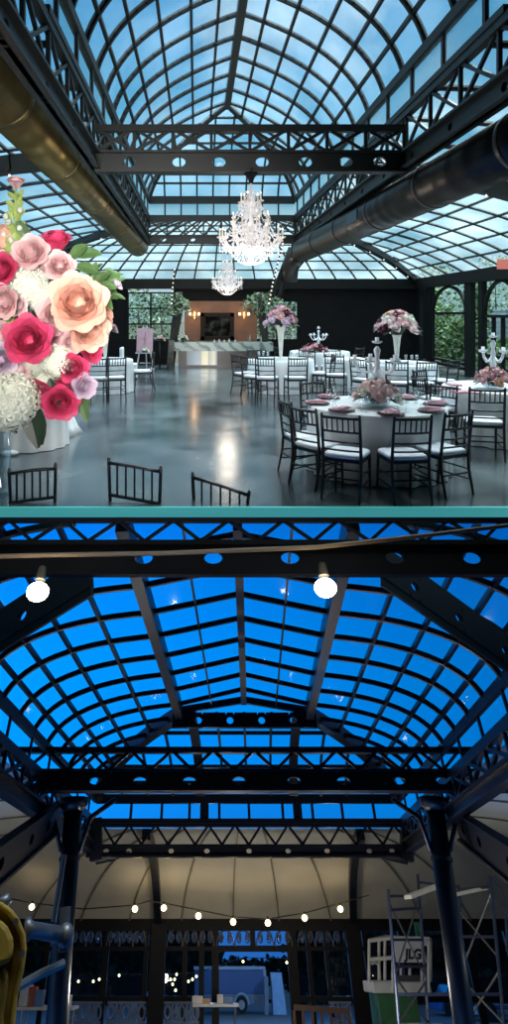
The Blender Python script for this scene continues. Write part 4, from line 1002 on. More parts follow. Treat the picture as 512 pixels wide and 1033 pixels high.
for sd in (0, 1):
    for Y in (6, 7.5, 9, 10.5, 12, 13.5, 15):
        pts = [ringB(sd, w, Y) - Vector((0, 0, .015)) for w in W_]
        for a, b in zip(pts, pts[1:]): m.bar(a, b, .03, .02)
struct('trim_3', m, SEAM, M=M)
def low_rib(label, pts, w, h, holes=0):
    t = thing('rib_girder', label, 'beam', pts[0], M=M, group='rib girders under the pale lower ceiling'); m = MB()
    for a, b in zip(pts, pts[1:]): m.bar(a, b, w, h, ext=.01)
    m.build('beam', NAVY, t)
    if holes:
        m = MB()
        for f in holes:
            k = f * (len(pts) - 1); i = min(int(k), len(pts) - 2); p = pts[i].lerp(pts[i + 1], k - i); d = (pts[i + 1] - pts[i]).normalized()
            m.path([p + Vector((0, -w * .51, 0)) - d * .08, p + Vector((0, -w * .51, 0)) - d * .03, p + Vector((0, -w * .51, 0)) + d * .03, p + Vector((0, -w * .51, 0)) + d * .08], [.01, .05, .05, .01], 8)
        m.build('oval_plate', mat('pale showing through', (.3, .28, .23), .7), t)
for s, nm, pa, pb in ((.33, 'left', (146, 866), (159, 929)), (.66, 'right', (366, 862), (357, 929))):
    a, b = bp(*pa, YBE + .1), bp(*pb, YEB - .15); pts = [Vector((a.x + (b.x - a.x) * rqB(w)[0], ringB(2, w, .5).y, rqB(w)[1] - .09)) for w in W_]
    low_rib('dark curved rib under the pale far ceiling, %s of the middle' % nm, pts, .16, .16)
def aisle_beam(label, pa, pb_, holes):
    a, b = bp(*pa, 11.9), bp(*pb_, 6.5); b = a + (b - a) * 1.55; holes = [q / 1.55 for q in holes]; t = thing('pierced_beam', label, 'beam', (a + b) / 2, M=M, group='raking beams of the lower hall aisles')
    MB().plate(a, b, -.16, .16, .06, holes, .06, asp=1.9).build('plate_girder', NBLK, t)
    m = MB()
    for z in (-.17, .17): m.bar(a + Vector((0, 0, z)), b + Vector((0, 0, z)), .14, .03)
    m.build('flange', NBLK, t)
aisle_beam('raking dark beam with pale ovals at the left, running down to the picture edge', (58, 824), (-82, 936), [.15, .34, .6, .8])
aisle_beam('raking dark beam with pale ovals at the right, running down to the picture edge', (462, 832), (588, 924), [.1, .31, .6, .8])
# corner brackets of the far truss
for px, nm in ((97, 'left'), (410, 'right')):
    t = thing('truss_bracket', 'dark corner bracket under the %s end of the far zigzag truss' % nm, 'bracket', bp(px, 862, YBE), M=M); s = 1 if px < 200 else -1
    MB().bar(bp(px, 826, YBE - .05), bp(px, 868, YBE - .05), .22, .22).build('post', NAVY, t)
    MB().path([bp(px, 866, YBE), bp(px + s * 18, 864, YBE), bp(px + s * 34, 860, YBE)], [.09, .06, .02], 8).build('gusset', NAVY, t)
# ---- columns
GRD = -HB
def column(label, pa, pb, Y, r):
    a, b = bp(*pa, Y), bp(*pb, Y); f = (GRD - a.z) / (b.z - a.z); b = a + (b - a) * f
    t = thing('steel_column', label, 'column', b, M=M, group='steel columns of the lower hall')
    MB().path([b, a], r, 24).build('shaft', NAVY, t, smooth=True)
    MB().path([a.lerp(b, .0), a.lerp(b, .03), a.lerp(b, .05)], [r * 1.7, r * 1.5, r * 1.05], 20).build('capital', NAVY, t, smooth=True)
    MB().path([a.lerp(b, .22), a.lerp(b, .235)], [r * 1.12, r * 1.12], 20).build('collar', NAVY, t)
    MB().path([b, b + Vector((0, 0, .12)), b + Vector((0, 0, .2))], [r * 1.9, r * 1.8, r * 1.1], 20).build('base', NAVY, t)
    for s in (-1, 1):
        MB().path([a.lerp(b, .2) + Vector((s * r, 0, 0)), a + Vector((s * (r + .14), 0, -.22)), a + Vector((s * (r + .5), 0, .0))], [.03, .035, .035], 8).build('strut', NAVY, t, smooth=True)
column('dark steel column at the left of the lower hall', (75, 806), (57, 1033), 11.6, .135)
column('dark steel column at the right of the lower hall, in front of the scaffold', (437, 806), (468, 1033), 11.6, .135)
t = thing('drain_pipe', 'thin pale pipe running down beside the left column', 'pipe', bp(68, 975, 11.2), M=M)
MB().tube(bp(65, 862, 11.2), bp(54, 930, 11.2), .035).build('pipe', mat('dull grey pipe', (.2, .21, .22), .4, .5), t)
# ---- end wall glazing
YG = 20.0; YGf = YG - .05
def gx(px, py=985): return bp(px, py, YG).x
frm = MB(); ZG0 = GRD
zt_, zr, zm = brow(931) * YG, brow(957) * YG, brow(1008) * YG
def rail(px0, px1, py, h, y=YG): 
    a, b = bp(px0, py, y), bp(px1, py, y); frm.box(((a.x + b.x) / 2, y, a.z), (b.x - a.x, .08, h))
frm.box(((gx(-60) + gx(580)) / 2, YG, zt_ - .03), (gx(580) - gx(-60), .14, .20))
for px, w in ((18, .1), (45, .1), (105, .13), (146, .10), (186, .1), (203, .12), (217, .16), (296, .22), (313, .1), (331, .08), (372, .10), (410, .1), (478, .16), (520, .1)):
    frm.box((gx(px), YG, (zt_ + ZG0) / 2), (w, .12, zt_ - ZG0))
frm.box((gx(158.5), YG - .1, (zt_ + ZG0) / 2), (.34, .2, zt_ - ZG0)); frm.box((gx(360), YG - .1, (zt_ + ZG0) / 2), (.34, .2, zt_ - ZG0))
rail(-60, 217, 957, .07); rail(217, 296, 957, .10); rail(296, 580, 957, .07); rail(-60, 203, 1008, .09); rail(296, 580, 1008, .09)
struct('wall_end', frm, NBLK, M=M)
w = thing('window_8', None, None, (gx(250), YG, ZG0), M=M, kind='structure')
g = MB().quad((gx(-60), YG + .02, ZG0), (gx(217), YG + .02, ZG0), (gx(217), YG + .02, zt_), (gx(-60), YG + .02, zt_))
g.quad((gx(296), YG + .02, ZG0), (gx(580), YG + .02, ZG0), (gx(580), YG + .02, zt_), (gx(296), YG + .02, zt_))
struct('pane', g, glass('dusk window glass', (.5, .7, .82), .04, .02), parent=w)
# scrollwork transoms
SCR = mat('wrought iron scroll', (.05, .06, .09), .4, .5)
def scroll(label, p0, p1, pt, pb_, n):
    a, b = bp(p0, pb_, YGf), bp(p1, pt, YGf); t = thing('scroll_transom', label, 'ironwork', Vector(((a.x + b.x) / 2, YGf, a.z)), M=M, group='scrollwork transoms')
    h = b.z - a.z; m = MB(); W = (b.x - a.x) / n
    for i in range(n):
        cx_ = a.x + W * (i + .5)
        for s in (-1, 1):
            pts = []
            for k in range(15):
                th = k / 14 * 3.6 * PI; r_ = .42 * h * (1 - k / 17); pts.append(Vector((cx_ + s * (W * .24 + r_ * math.cos(th) * min(1, W / h) * .55), YGf, a.z + h * .5 + r_ * math.sin(th))))
            m.path(pts, .018, 5)
        m.path([Vector((cx_ + W * .48 * math.cos(th), YGf, a.z + h * (.02 + .95 * math.sin(th)))) for th in [PI * k / 12 for k in range(13)]], .016, 5)
    m.build('scroll', SCR, t)
scroll('iron scrollwork transom left of the left rib, under the pale ceiling', 107, 148, 937, 955, 3)
scroll('iron scrollwork transom between the left rib and the bright doorway', 168, 216, 937, 955, 3)
scroll('iron scrollwork transom against blue sky at the left of the bright doorway', 218, 254, 938, 955, 2)
scroll('iron scrollwork transom against blue sky at the right of the bright doorway', 258, 294, 938, 955, 2)
scroll('iron scrollwork transom at the far left beside the column', 70, 104, 937, 955, 2)
scroll('iron scrollwork transom right of the doorway', 300, 352, 937, 955, 3)
frm2 = MB().box((gx(256), YG - .02, (zt_ + zr) / 2), (.12, .1, zt_ - zr)); struct('trim_4', frm2, NBLK, M=M)
# ornamental ring railings low in the windows
IRN = mat('blue-lit painted iron', (.10, .16, .30), .4)  # blue dusk light put into the iron's base colour
def ring_rail(label, p0, p1, n):
    a, b = bp(p0, 1030, YGf), bp(p1, 1013, YGf); t = thing('ring_railing', label, 'railing', Vector(((a.x + b.x) / 2, YGf, a.z)), M=M, group='ring railings low in the end windows'); m = MB(); W = (b.x - a.x) / n; h = b.z - a.z
    for i in range(n):
        cx_ = a.x + W * (i + .5)
        if i % 2 == 0: m.path([Vector((cx_ + W * .42 * math.cos(th), YGf, a.z + h * .5 + h * .42 * math.sin(th))) for th in [2 * PI * k / 14 for k in range(15)]], .03, 5)
        else:
            for s in (-1, 1): m.bar((cx_ + s * W * .3, YGf, a.z), (cx_ + s * W * .3, YGf, a.z + h), .05)
            m.bar((cx_ - W * .3, YGf, a.z + h / 2), (cx_ + W * .3, YGf, a.z + h / 2), .05)
    for z in (a.z - .02, b.z + .02): m.bar((a.x, YGf, z), (b.x, YGf, z), .04)
    m.build('ironwork', IRN, t)
ring_rail('blue-lit ring railing between the left column and the left rib', 66, 103, 5); ring_rail('blue-lit ring railing right beside the left rib', 107, 147, 5); ring_rail('blue-lit ring railing between the left rib and the work table', 165, 201, 5)
ring_rail('blue-lit ring railing right of the doorway', 333, 354, 3)
# ---- ground and outdoors
struct('ground', MB().box((0, 52, GRD - .1), (90, 80, .2)), mat('blue-grey asphalt', (.10, .12, .15), .7, noise=(2, .2)), M=M)
FOL = mat('night foliage', (.018, .042, .040), .9, noise=(1.5, .4), spec=.1); FOL2 = mat('night foliage lighter', (.03, .065, .058), .9, noise=(1.5, .4), spec=.1)
def treeB(px, pt, Y, wpx, label, seed, n=900):
    a = bp(px, pt, Y); wd = wpx / 2 / F / 1.5 * Y
    shrub(label, Vector((a.x, Y, GRD)), wd, wd * .5, a.z - GRD, n, seed, [FOL, FOL2], 'dark trees outside the lower hall', 'tree', wd * .36, .12, M=M, cat='tree')
for i, (px, pt, w, nm) in enumerate(((25, 925, 80, 'at the far left edge'), (75, 928, 75, 'just right of the left column'), (115, 926, 70, 'left of the left rib'), (160, 930, 70, 'behind the left rib'), (197, 930, 52, 'left of the bright doorway, above the trailer'), (318, 930, 62, 'right of the bright doorway'), (365, 926, 75, 'behind the right rib'), (415, 926, 80, 'behind the lift basket'), (465, 926, 80, 'behind the right column'), (515, 926, 80, 'at the far right edge'))):
    treeB(px, pt, 43 + (i % 2) * 6, w, 'tall dark tree outside the lower hall, ' + nm, 100 + i)
for i, px in enumerate((222, 240, 258, 275, 290)): treeB(px, 970 - (i % 2) * 2, 57 + (i % 2) * 6, 28, 'low dark tree on the horizon in the doorway, %s from the left' % ('first', 'second', 'third', 'fourth', 'fifth')[i], 130 + i, 300)
fz = bp(100, 985, 40)
t = thing('board_fence', 'dark board fence beyond the windows at the left', 'fence', Vector((bp(60, 990, 41).x, 41, GRD)), M=M); m = MB(); xa, xb = bp(-80, 990, 41).x, bp(205, 990, 41).x; x = xa
while x < xb: m.box((x, 41, GRD + .45), (.34, .05, .9)); x += .37
m.build('board', mat('dark fence boards', (.010, .010, .011), .9), t)
t = thing('board_fence', 'dark board fence beyond the windows at the right', 'fence', Vector((bp(430, 990, 41).x, 41, GRD)), M=M); m = MB(); xa, xb = bp(296, 990, 41).x, bp(600, 990, 41).x; x = xa
while x < xb: m.box((x, 41, GRD + .4), (.34, .05, .8)); x += .37
m.build('board', mat('dark fence boards', (.010, .010, .011), .9), t)
# trailer
YT = 34.; zb = lambda py, Y=YT: brow(py) * Y
t = thing('cargo_trailer', 'blue-grey cargo trailer parked outside the bright doorway', 'trailer', Vector((bp(238, 1015, YT).x, YT, GRD)), M=M)
xa, xb = bp(196, 990, YT).x, bp(267, 990, YT).x
TRB = mat('dull blue trailer skin', (.08, .16, .36), .45, noise=(1, .1)); TRW = mat('pale trailer trim', (.45, .56, .72), .4)
MB().box(((xa + xb) / 2, YT + .9, (zb(977) + zb(1004)) / 2), (xb - xa, 1.8, zb(977) - zb(1004))).build('body', TRB, t, bev=.05)
MB().box(((xa + xb) / 2, YT - .02, zb(976.5)), (xb - xa + .06, .1, .09)).box((xb, YT - .02, zb(992)), (.1, .1, zb(976) - zb(1006))).build('trim_rail', TRW, t)
MB().box(((xa + xb) / 2, YT - .03, zb(1008)), (xb - xa, .1, zb(1003) - zb(1013))).build('lower_panel', mat('pale lower panel', (.24, .28, .36), .5), t)
wc = bp(243.5, 1013.5, YT - .12); R = wc.z - GRD
m = MB(); m.path([wc + Vector((0, -.1, 0)), wc + Vector((0, .16, 0))], R, 24); wh = m.build('wheel', mat('black tyre', (.012, .012, .014), .7), t)
m = MB(); m.path([wc + Vector((0, -.12, 0)), wc + Vector((0, -.09, 0))], R * .55, 16); m.build('wheel_rim', mat('silver rim', (.45, .5, .55), .3, .6), t)
MB().path([wc + Vector((R * 1.25 * math.cos(th), -.1, R * 1.25 * math.sin(th))) for th in [PI * k / 10 for k in range(11)]], .04, 6).build('mudguard', TRW, t)
MB().bar((xb, YT + .6, zb(1010)), (xb + .5, YT + .6, zb(1012)), .08).build('drawbar', STEEL2, t)
# pale tarp-covered shape right of the trailer
p = bp(279, 1015, 33.5); t = thing('covered_pallet', 'tall stack under a pale blue tarpaulin right of the trailer', 'tarpaulin', Vector((p.x, 33.5, GRD)), M=M)
x0, x1 = bp(274, 1000, 33.5).x, bp(287, 1000, 33.5).x; y0, y1 = bp(277, 1000, 33.5).x, bp(283, 1000, 33.5).x; zt2 = brow(981) * 33.5
m = MB().add([(x0, 33.2, GRD), (x1, 33.2, GRD), (x1, 34, GRD), (x0, 34, GRD), (y0 - .12, 33.3, zt2), (y1 + .05, 33.3, zt2), (y1 + .05, 33.9, zt2), (y0 - .12, 33.9, zt2)], [(0, 1, 5, 4), (1, 2, 6, 5), (2, 3, 7, 6), (3, 0, 4, 7), (4, 5, 6, 7)])
m.build('tarp', mat('pale blue tarpaulin', (.32, .55, .85), .6), t); MB().bar((x0 - .25, 33.4, GRD), (x0 - .2, 33.4, zt2 - .1), .14, .5).build('board', mat('grey-blue board', (.22, .28, .36), .6), t)
# cars behind the left glass
def car(label, px, py0, py1, Y, Lpx, col):
    c = bp(px, 1015, Y); L = Lpx / F / 1.53 * Y; t = thing('parked_car', label, 'car', Vector((c.x, Y, GRD)), M=M, group='parked cars'); z0, z1 = GRD + .12, brow(py0) * Y; zm_ = z0 + (z1 - z0) * .55
    def ext(prof, w): 
        n = len(prof); m = MB(); m.add([(c.x + x * L, Y - w, z) for x, z in prof] + [(c.x + x * L, Y + w, z) for x, z in prof], [tuple(range(n)), tuple(range(2 * n - 1, n - 1, -1))] + [(i, (i + 1) % n, n + (i + 1) % n, n + i) for i in range(n)]); return m
    ext([(-.5, z0), (.5, z0), (.5, zm_ - .05), (.42, zm_), (-.45, zm_), (-.5, zm_ - .06)], .8).build('body', mat('car paint ' + col[0], col[1], .25), t, bev=.04)
    ext([(-.36, zm_), (.28, zm_), (.14, z1), (-.22, z1)], .7).build('cabin', mat('car glass', (.10, .18, .32), .1), t, bev=.03)
    for x in (-.3, .3):
        m = MB(); m.path([Vector((c.x + x * L, Y - .85, GRD + .22)), Vector((c.x + x * L, Y - .65, GRD + .22))], .22, 14); m.build('wheel', mat('black tyre', (.012, .012, .014), .7), t)
car('pale blue parked car seen low through the left windows', 158, 1000, 1030, 33, 44, ('pale blue', (.22, .30, .42)))
car('blue parked car behind the right column beside the lift', 462, 993, 1020, 33, 48, ('blue', (.04, .16, .55)))
car('pale parked car low at the right edge behind the scaffold', 500, 1012, 1033, 30, 50, ('pale', (.30, .36, .44)))
# ---- string lights
WARM = mat('glowing festoon bulb', (1, .85, .55), .4, emit=(1, .74, .34), es=9)
SOC = mat('black bulb socket', (.02, .02, .02), .5)
def festoon(label, pts, bulbs, rb_, drop, mater=WARM, group='strings of festoon bulbs', wire=.012, wirem=SOC):
    t = thing('festoon_string', label, 'string lights', pts[0], M=M, group=group); MB().path(pts, wire, 6).build('cable', wirem, t)
    for p in bulbs:
        MB().tube(p + Vector((0, 0, drop)), p + Vector((0, 0, rb_ * 1.05)), rb_ * .32, rb_ * .5, 8).build('socket', SOC, t)
        MB().ball(p, (rb_, rb_ * .8, rb_ * .82), 14, 9).build('light_bulb', mater, t, smooth=True)
    return t
YS = 18.6
bl = [(32, 915), (136, 917), (165, 916), (200, 924), (235, 930), (270, 931), (307, 926), (343, 917)]
cab = [bp(x, y, YS) for x, y in ((-20, 900), (32, 911), (85, 917), (136, 913), (150, 909), (165, 911), (200, 918), (235, 925), (270, 927), (307, 921), (343, 911), (372, 903))]
festoon('string of warm round bulbs hung across the foot of the pale ceiling', cab, [bp(x, y, YS) for x, y in bl], .062, .1)
for x, y in bl:
    l = bpy.data.lights.new('festoon_light', 'POINT'); l.energy = 3.6 if 60 < x else 2.2; l.color = (1, .76, .44); l.shadow_soft_size = .07; o = bpy.data.objects.new('festoon_light', l); o.matrix_world = M @ Matrix.Translation(bp(x, y, YS) + Vector((0, -.25, .0))); C.objects.link(o)
YF = 3.15
nb = [(38, 597), (328, 593)]
HOTB = mat('bright near bulb', (1, .95, .8), .4, emit=(1, .86, .55), es=22)
cabn = [bp(x, y, YF) for x, y in ((-200, 568), (-30, 562), (45, 560), (170, 558), (320, 552), (430, 540), (545, 526), (700, 524))]
festoon('festoon cable across the near girder with two large glowing bulbs', cabn, [bp(x, y, YF) for x, y in nb], .058, .13, HOTB, wirem=mat('brown cable', (.14, .10, .06), .5))
for x, y in nb:
    l = bpy.data.lights.new('bulb_light', 'POINT'); l.energy = 2.5; l.color = (1, .8, .5); l.shadow_soft_size = .06; o = bpy.data.objects.new('bulb_light', l); o.matrix_world = M @ Matrix.Translation(bp(x, y, YF) + Vector((0, -.1, -.0))); C.objects.link(o)
YO = 30.
bo = [(79, 990), (94, 990), (100, 988), (107, 988), (120, 984), (152, 986), (172, 988), (178, 983), (176, 988), (174, 993), (177, 999), (190, 990), (194, 988), (198, 985), (245, 970), (289, 971)]
fo = [bp(x, y - 2, YO) for x, y in ((60, 988), (79, 990), (94, 990), (120, 984), (150, 986), (172, 985), (198, 983), (245, 968), (289, 969))]
festoon('string of tiny bulbs outside beyond the end windows', fo, [bp(x, y, YO) for x, y in bo], .036, .1, wire=.01)
# ---- work tables with clutter
def work_table(label, px0, px1, py, Y, dep=.7):
    a, b = bp(px0, py, Y), bp(px1, py, Y); t = thing('folding_table', label, 'table', Vector(((a.x + b.x) / 2, Y, GRD)), M=M, group='folding work tables'); tm = mat('white folding table', (.55, .57, .6), .4)
    MB().box(((a.x + b.x) / 2, Y + dep / 2, a.z - .02), (b.x - a.x, dep, .04)).build('tabletop', tm, t, bev=.01)
    for x in (a.x + .08, b.x - .08):
        for y in (Y + .08, Y + dep - .08): MB().tube((x, y, GRD), (x, y, a.z - .04), .015, n=6).build('leg', mat('grey tube', (.25, .26, .28), .4, .5), t)
    return a, b
A_, B_ = work_table('white folding work table behind the left column with boxes on it', 17, 74, 1016, 16.5)
BOXC = [('tan', (.42, .25, .12)), ('white', (.55, .55, .58)), ('red', (.35, .08, .05)), ('blue', (.1, .2, .4))]
for i, (px, w, h, ci) in enumerate(((23, .2, .26, 1), (30, .15, .24, 2), (37, .18, .20, 3), (66, .14, .14, 1))):
    x = bp(px, 1010, 16.6).x; tag(MB().box((x, 16.8, A_.z + h / 2), (w, .2, h)).build('box', mat('card box ' + BOXC[ci][0], BOXC[ci][1], .7), M=M, bev=.008), '%s box on the left work table, %s' % (BOXC[ci][0], ('leftmost', 'second from left', 'next to the bottle', 'right of the column')[i]), 'box', 'boxes on the work tables')
x = bp(64, 1005, 16.5).x; c = (x, 16.65, A_.z); t = thing('bottle', 'white spray bottle on the left work table right of the column', 'bottle', c, M=M)
MB().lathe([(.05, 0), (.05, .12), (.02, .17), (.02, .2)], c, 10).build('bottle_body', mat('white plastic', (.6, .6, .62), .4), t); MB().box((x - .02, 16.65, A_.z + .22), (.09, .03, .04)).build('spray_head', mat('white plastic', (.6, .6, .62)), t)
A_, B_ = work_table('white folding work table in front of the trailer, left of the doorway', 194, 241, 1013, 18.4)
for i, (px, w, h, ci) in enumerate(((199, .22, .1, 1), (208, .16, .06, 0), (222, .12, .12, 1), (230, .2, .08, 3))):
    x = bp(px, 1010, 18.5).x; tag(MB().box((x, 18.75, A_.z + h / 2), (w, .2, h)).build('box', mat('card box ' + BOXC[ci][0], BOXC[ci][1], .7), M=M, bev=.008), 'small %s box on the work table by the doorway, %s from the left' % (BOXC[ci][0], ('first', 'second', 'third', 'fourth')[i]), 'box', 'boxes on the work tables')
# benches low beside the doorway
t = thing('bench', 'dark slatted wooden bench low right of the doorway', 'bench', Vector((bp(318, 1028, 17).x, 17, GRD)), M=M); m = MB(); wm2 = mat('red-brown bench wood', (.10, .045, .03), .6)
a, b = bp(296, 1016, 17), bp(352, 1028, 17); 
m.bar(a, Vector((b.x, 17, a.z - .05)), .05, .07); m.build('top_rail', wm2, t)
for i in range(7):
    x = a.x + (b.x - a.x) * i / 6; MB().bar((x, 17, GRD + .4), (x, 17, a.z - .04), .05, .03).build('slat', wm2, t)
MB().box(((a.x + b.x) / 2, 16.8, GRD + .4), (b.x - a.x, .4, .05)).build('seat', wm2, t)
for x in (a.x, b.x):
    for y in (16.65, 16.98): MB().bar((x, y, GRD), (x, y, GRD + .4), .05).build('leg', wm2, t)
# ---- yellow boom lift at the left edge, close to the camera
YL = 4.2
t = thing('boom_lift', 'yellow hydraulic boom with grey cylinder at the left edge of the lower picture', 'lift', bp(10, 1033, YL), M=M)
YEL = mat('worn yellow paint', (.36, .24, .035), .6, noise=(9, .35)); GRM = mat('dull grey metal', (.16, .17, .20), .35, .6)
P = lambda x, y, d=0: bp(x, y, YL + d)
def slab(outline, d0, d1):
    n = len(outline); m = MB()
    m.add([P(x, y, d0) for x, y in outline] + [P(x, y, d1) for x, y in outline], [tuple(range(n)), tuple(range(2 * n - 1, n - 1, -1))] + [(i, (i + 1) % n, n + (i + 1) % n, n + i) for i in range(n)])
    return m
slab([(-40, 908), (2, 910), (12, 917), (20, 928), (26, 943), (27, 958), (24, 980), (18, 1005), (13, 1060), (-40, 1060)], .0, .14).build('boom_arm', YEL, t, bev=.012)
slab([(-40, 908), (2, 910), (12, 917), (20, 928), (26, 943), (27, 958), (24, 980), (18, 1005), (13, 1060), (7, 1060), (12, 1005), (18, 978), (21, 958), (20, 945), (14, 932), (7, 922), (0, 917), (-40, 915)], -.05, .01).build('arm_flange', YEL, t, bev=.01)
slab([(-40, 926), (0, 927), (8, 935), (13, 946), (14, 960), (9, 972), (-2, 976), (-40, 976)], -.10, .02).build('knuckle_housing', YEL, t, bev=.02)
slab([(-40, 972), (4, 974), (9, 984), (8, 1005), (4, 1025), (3, 1060), (-40, 1060)], -.05, .02).build('boom_body', mat('shaded olive yellow paint', (.20, .14, .025), .6, noise=(9, .35)), t, bev=.015)  # darker copy of the yellow paint, shade put into its colour
slab([(-40, 980), (-2, 982), (1, 990), (0, 1012), (-40, 1016)], -.07, -.02).build('cover_plate', YEL, t, bev=.01)
MB().path([P(-6, 918, .02), P(4, 910, .02), P(10, 905, .02)], [.03, .03, .02], 10).build('upper_link', GRM, t, smooth=True)
MB().path([P(26, 938, .05), P(30, 937, .05), P(31, 937.5, .05), P(66, 944, .3)], [.045, .045, .03, .034], 12).build('hydraulic_cylinder', GRM, t, smooth=True)
MB().ball(P(66, 944, .28), (.045, .045, .05), 12, 8).build('pin_joint', GRM, t, smooth=True)
MB().tube(P(66, 915, .3), P(64, 960, .3), .028, n=8).build('bracket_plate', GRM, t)
MB().path([P(14, 998, .2), P(40, 983, .3), P(64, 972, .4)], .018, 8).build('control_rod', GRM, t)
MB().ball(P(12, 995, .1), .014, 8, 5).build('marker_lamp', WARM, t)
for pp in ((16, 930), (22, 962)): MB().path([P(*pp, -.06), P(*pp, -.075)], .014, 8).build('bolt', GRM, t)
# ---- scaffold tower
YC = 14.2
t = thing('scaffold_tower', 'blue-grey scaffold tower around the right column with two planks on top', 'scaffold', Vector((bp(450, 1033, YC).x, YC, GRD)), M=M)
SCF = mat('blue-grey scaffold tube', (.07, .09, .16), .4, .4); SCB = mat('pale galvanised brace', (.26, .27, .28), .4, .5)
def down(px, pt, pb_, Y):
    a, b = bp(px, pt, Y), bp(pb_, 1033, Y); f = (GRD - a.z) / (b.z - a.z); return a, a + (b - a) * f
fp = {}
for nm, px, pt, pb_, Y in (('a', 391, 897, 402, YC), ('b', 421, 882, 432, YC + .9), ('c', 494, 884, 508, YC), ('d', 462, 893, 470, YC + .9)):
    a, b = down(px, pt, pb_, Y); fp[nm] = (a, b); MB().tube(a, b, .026, n=8).build('post', SCF, t)
def atpy(nm, py): 
    a, b = fp[nm]; lo, hi = 0., 1.
    for _ in range(40):
        mid = (lo + hi) / 2; q = a.lerp(b, mid); s = q.z / q.y
        if s > brow(py): lo = mid
        else: hi = mid
    return a.lerp(b, lo)
for n1, n2, y1, y2, mt in (('a', 'b', 910, 985, SCB), ('b', 'a', 905, 985, SCB), ('a', 'b', 985, 1033, SCB), ('b', 'a', 990, 1033, SCB), ('c', 'd', 900, 975, SCB), ('d', 'c', 920, 965, SCB), ('d', 'c', 990, 1033, SCB), ('c', 'd', 980, 1033, SCB)):
    MB().tube(atpy(n1, y1), atpy(n2, y2), .015, n=6).build('cross_brace', mt, t)
for n1, n2, y1, y2 in (('a', 'b', 904, 904), ('a', 'b', 918, 916), ('a', 'b', 948, 948), ('a', 'b', 975, 975), ('c', 'd', 895, 897), ('c', 'd', 945, 945), ('a', 'c', 1003, 1003), ('b', 'd', 890, 895)):
    MB().tube(atpy(n1, y1), atpy(n2, y2), .02, n=6).build('rung', SCF, t)
WPL = mat('pale aluminium plank', (.55, .53, .46), .4, emit=(.8, .75, .6), es=.12)  # planks given a faint glow of their own
MB().bar(bp(411, 905, YC - .05), bp(443, 893, YC + .5), .16, .05).build('plank', WPL, t); MB().bar(bp(456, 903, YC - .05), bp(489, 896, YC + .4), .12, .04).build('plank', WPL, t)
MB().path([bp(497, 884, YC), bp(505, 900, YC), bp(510, 925, YC), bp(511, 960, YC)], .02, 6).build('hose', SCF, t)
# ---- scissor lift
YJ = 17.0
J = lambda x, y, d=0.: bp(x, y, YJ + d)
t = thing('scissor_lift', 'white scissor lift basket with green base, behind the scaffold', 'lift', Vector((J(400, 1020).x, YJ, GRD)), M=M)
WJ = mat('white painted guard rail', (.66, .66, .63), .45); GRJ = mat('green wrapped base', (.03, .14, .05), .6, noise=(4, .3))
D = 1.0
for x, y0, y1, d in ((372, 949, 991, 0), (382, 947.5, 989, .25), (388, 947, 989, .5), (396, 946, 1001, -.15), (432, 947, 1001, -.15), (434, 948, 990, .9)):
    MB().tube(J(x, y0, d), J(x, y1, d), .028, n=8).build('rail_post', WJ, t)
for p, q in (((372, 949, 0), (396, 946, -.15)), ((372, 949, 0), (388, 945, .9)), ((388, 945, .9), (434, 948, .9)), ((372, 968, 0), (396, 966, -.15)), ((396, 946, -.15), (432, 947, -.15)), ((434, 948, .9), (432, 947, -.15))):
    MB().tube(J(*p), J(*q), .028, n=8).build('guard_rail', WJ, t)
MB().path([J(374, 972, .0), J(378, 971, .05), J(382, 973, .1), J(383, 988, .1)], .022, 8).build('gate_bar', WJ, t, smooth=True)
for x in (404, 413, 425): MB().tube(J(x, 974, -.1), J(x, 990, -.1), .025, n=6).build('rail_post', WJ, t)
pa, pb_ = J(397, 953, -.2), J(430, 971, -.2)
MB().box(((pa.x + pb_.x) / 2, YJ - .2, (pa.z + pb_.z) / 2), (pb_.x - pa.x, .05, pa.z - pb_.z)).build('sign_panel', mat('grey-white panel', (.62, .63, .66), .5), t)
MB().box(((pa.x + pb_.x) / 2 + .02, YJ - .19, J(400, 949.5, -.2).z), (pb_.x - pa.x + .1, .05, .12)).build('top_panel', mat('grey-white panel', (.62, .63, .66), .5), t)
cu = bpy.data.curves.new('sign_text', 'FONT'); cu.body = 'JLG'; cu.size = .21; cu.extrude = .004; cu.align_x = 'CENTER'; cu.align_y = 'CENTER'; cu.shear = .25; cu.offset = .010
o = bpy.data.objects.new('sign_text', cu); C.objects.link(o); dg = bpy.context.evaluated_depsgraph_get(); me = bpy.data.meshes.new_from_object(o.evaluated_get(dg)); bpy.data.objects.remove(o)
o = bpy.data.objects.new('lettering', me); C.objects.link(o); me.materials.clear(); me.materials.append(mat('black lettering', (.008, .008, .01), .5)); o.parent = t
pc = J(415.5, 963, -.2) - Vector(t['_b']); o.location = (pc.x, pc.y - .035, pc.z); o.rotation_euler = (PI / 2, 0, 0); o.scale = (1.0, .85, 1)
pa, pb_ = J(374, 990, 0), J(433, 1000, 0); z1, z0 = pa.z, J(396, 1002, 0).z
MB().box(((pa.x + pb_.x) / 2, YJ + .4, (z1 + z0) / 2), (pb_.x - pa.x, 1.1, z1 - z0)).build('platform', WJ, t, bev=.02)
xa, xb = J(381, 1010).x, J(420, 1010).x; MB().box(((xa + xb) / 2, YJ + .4, (z0 + GRD) / 2 + .05), (xb - xa, .9, z0 - GRD - .12)).build('base', GRJ, t)
for x in (xa + .15, xb - .15):
    for y in (YJ, YJ + .8): MB().path([Vector((x, y - .06, GRD + .12)), Vector((x, y + .06, GRD + .12))], .12, 12).build('wheel', mat('black tyre', (.012, .012, .014)), t)
MB().box(J(422, 938, .6), (.14, .1, .22)).build('beacon', mat('green beacon', (.03, .2, .12), .3), t)
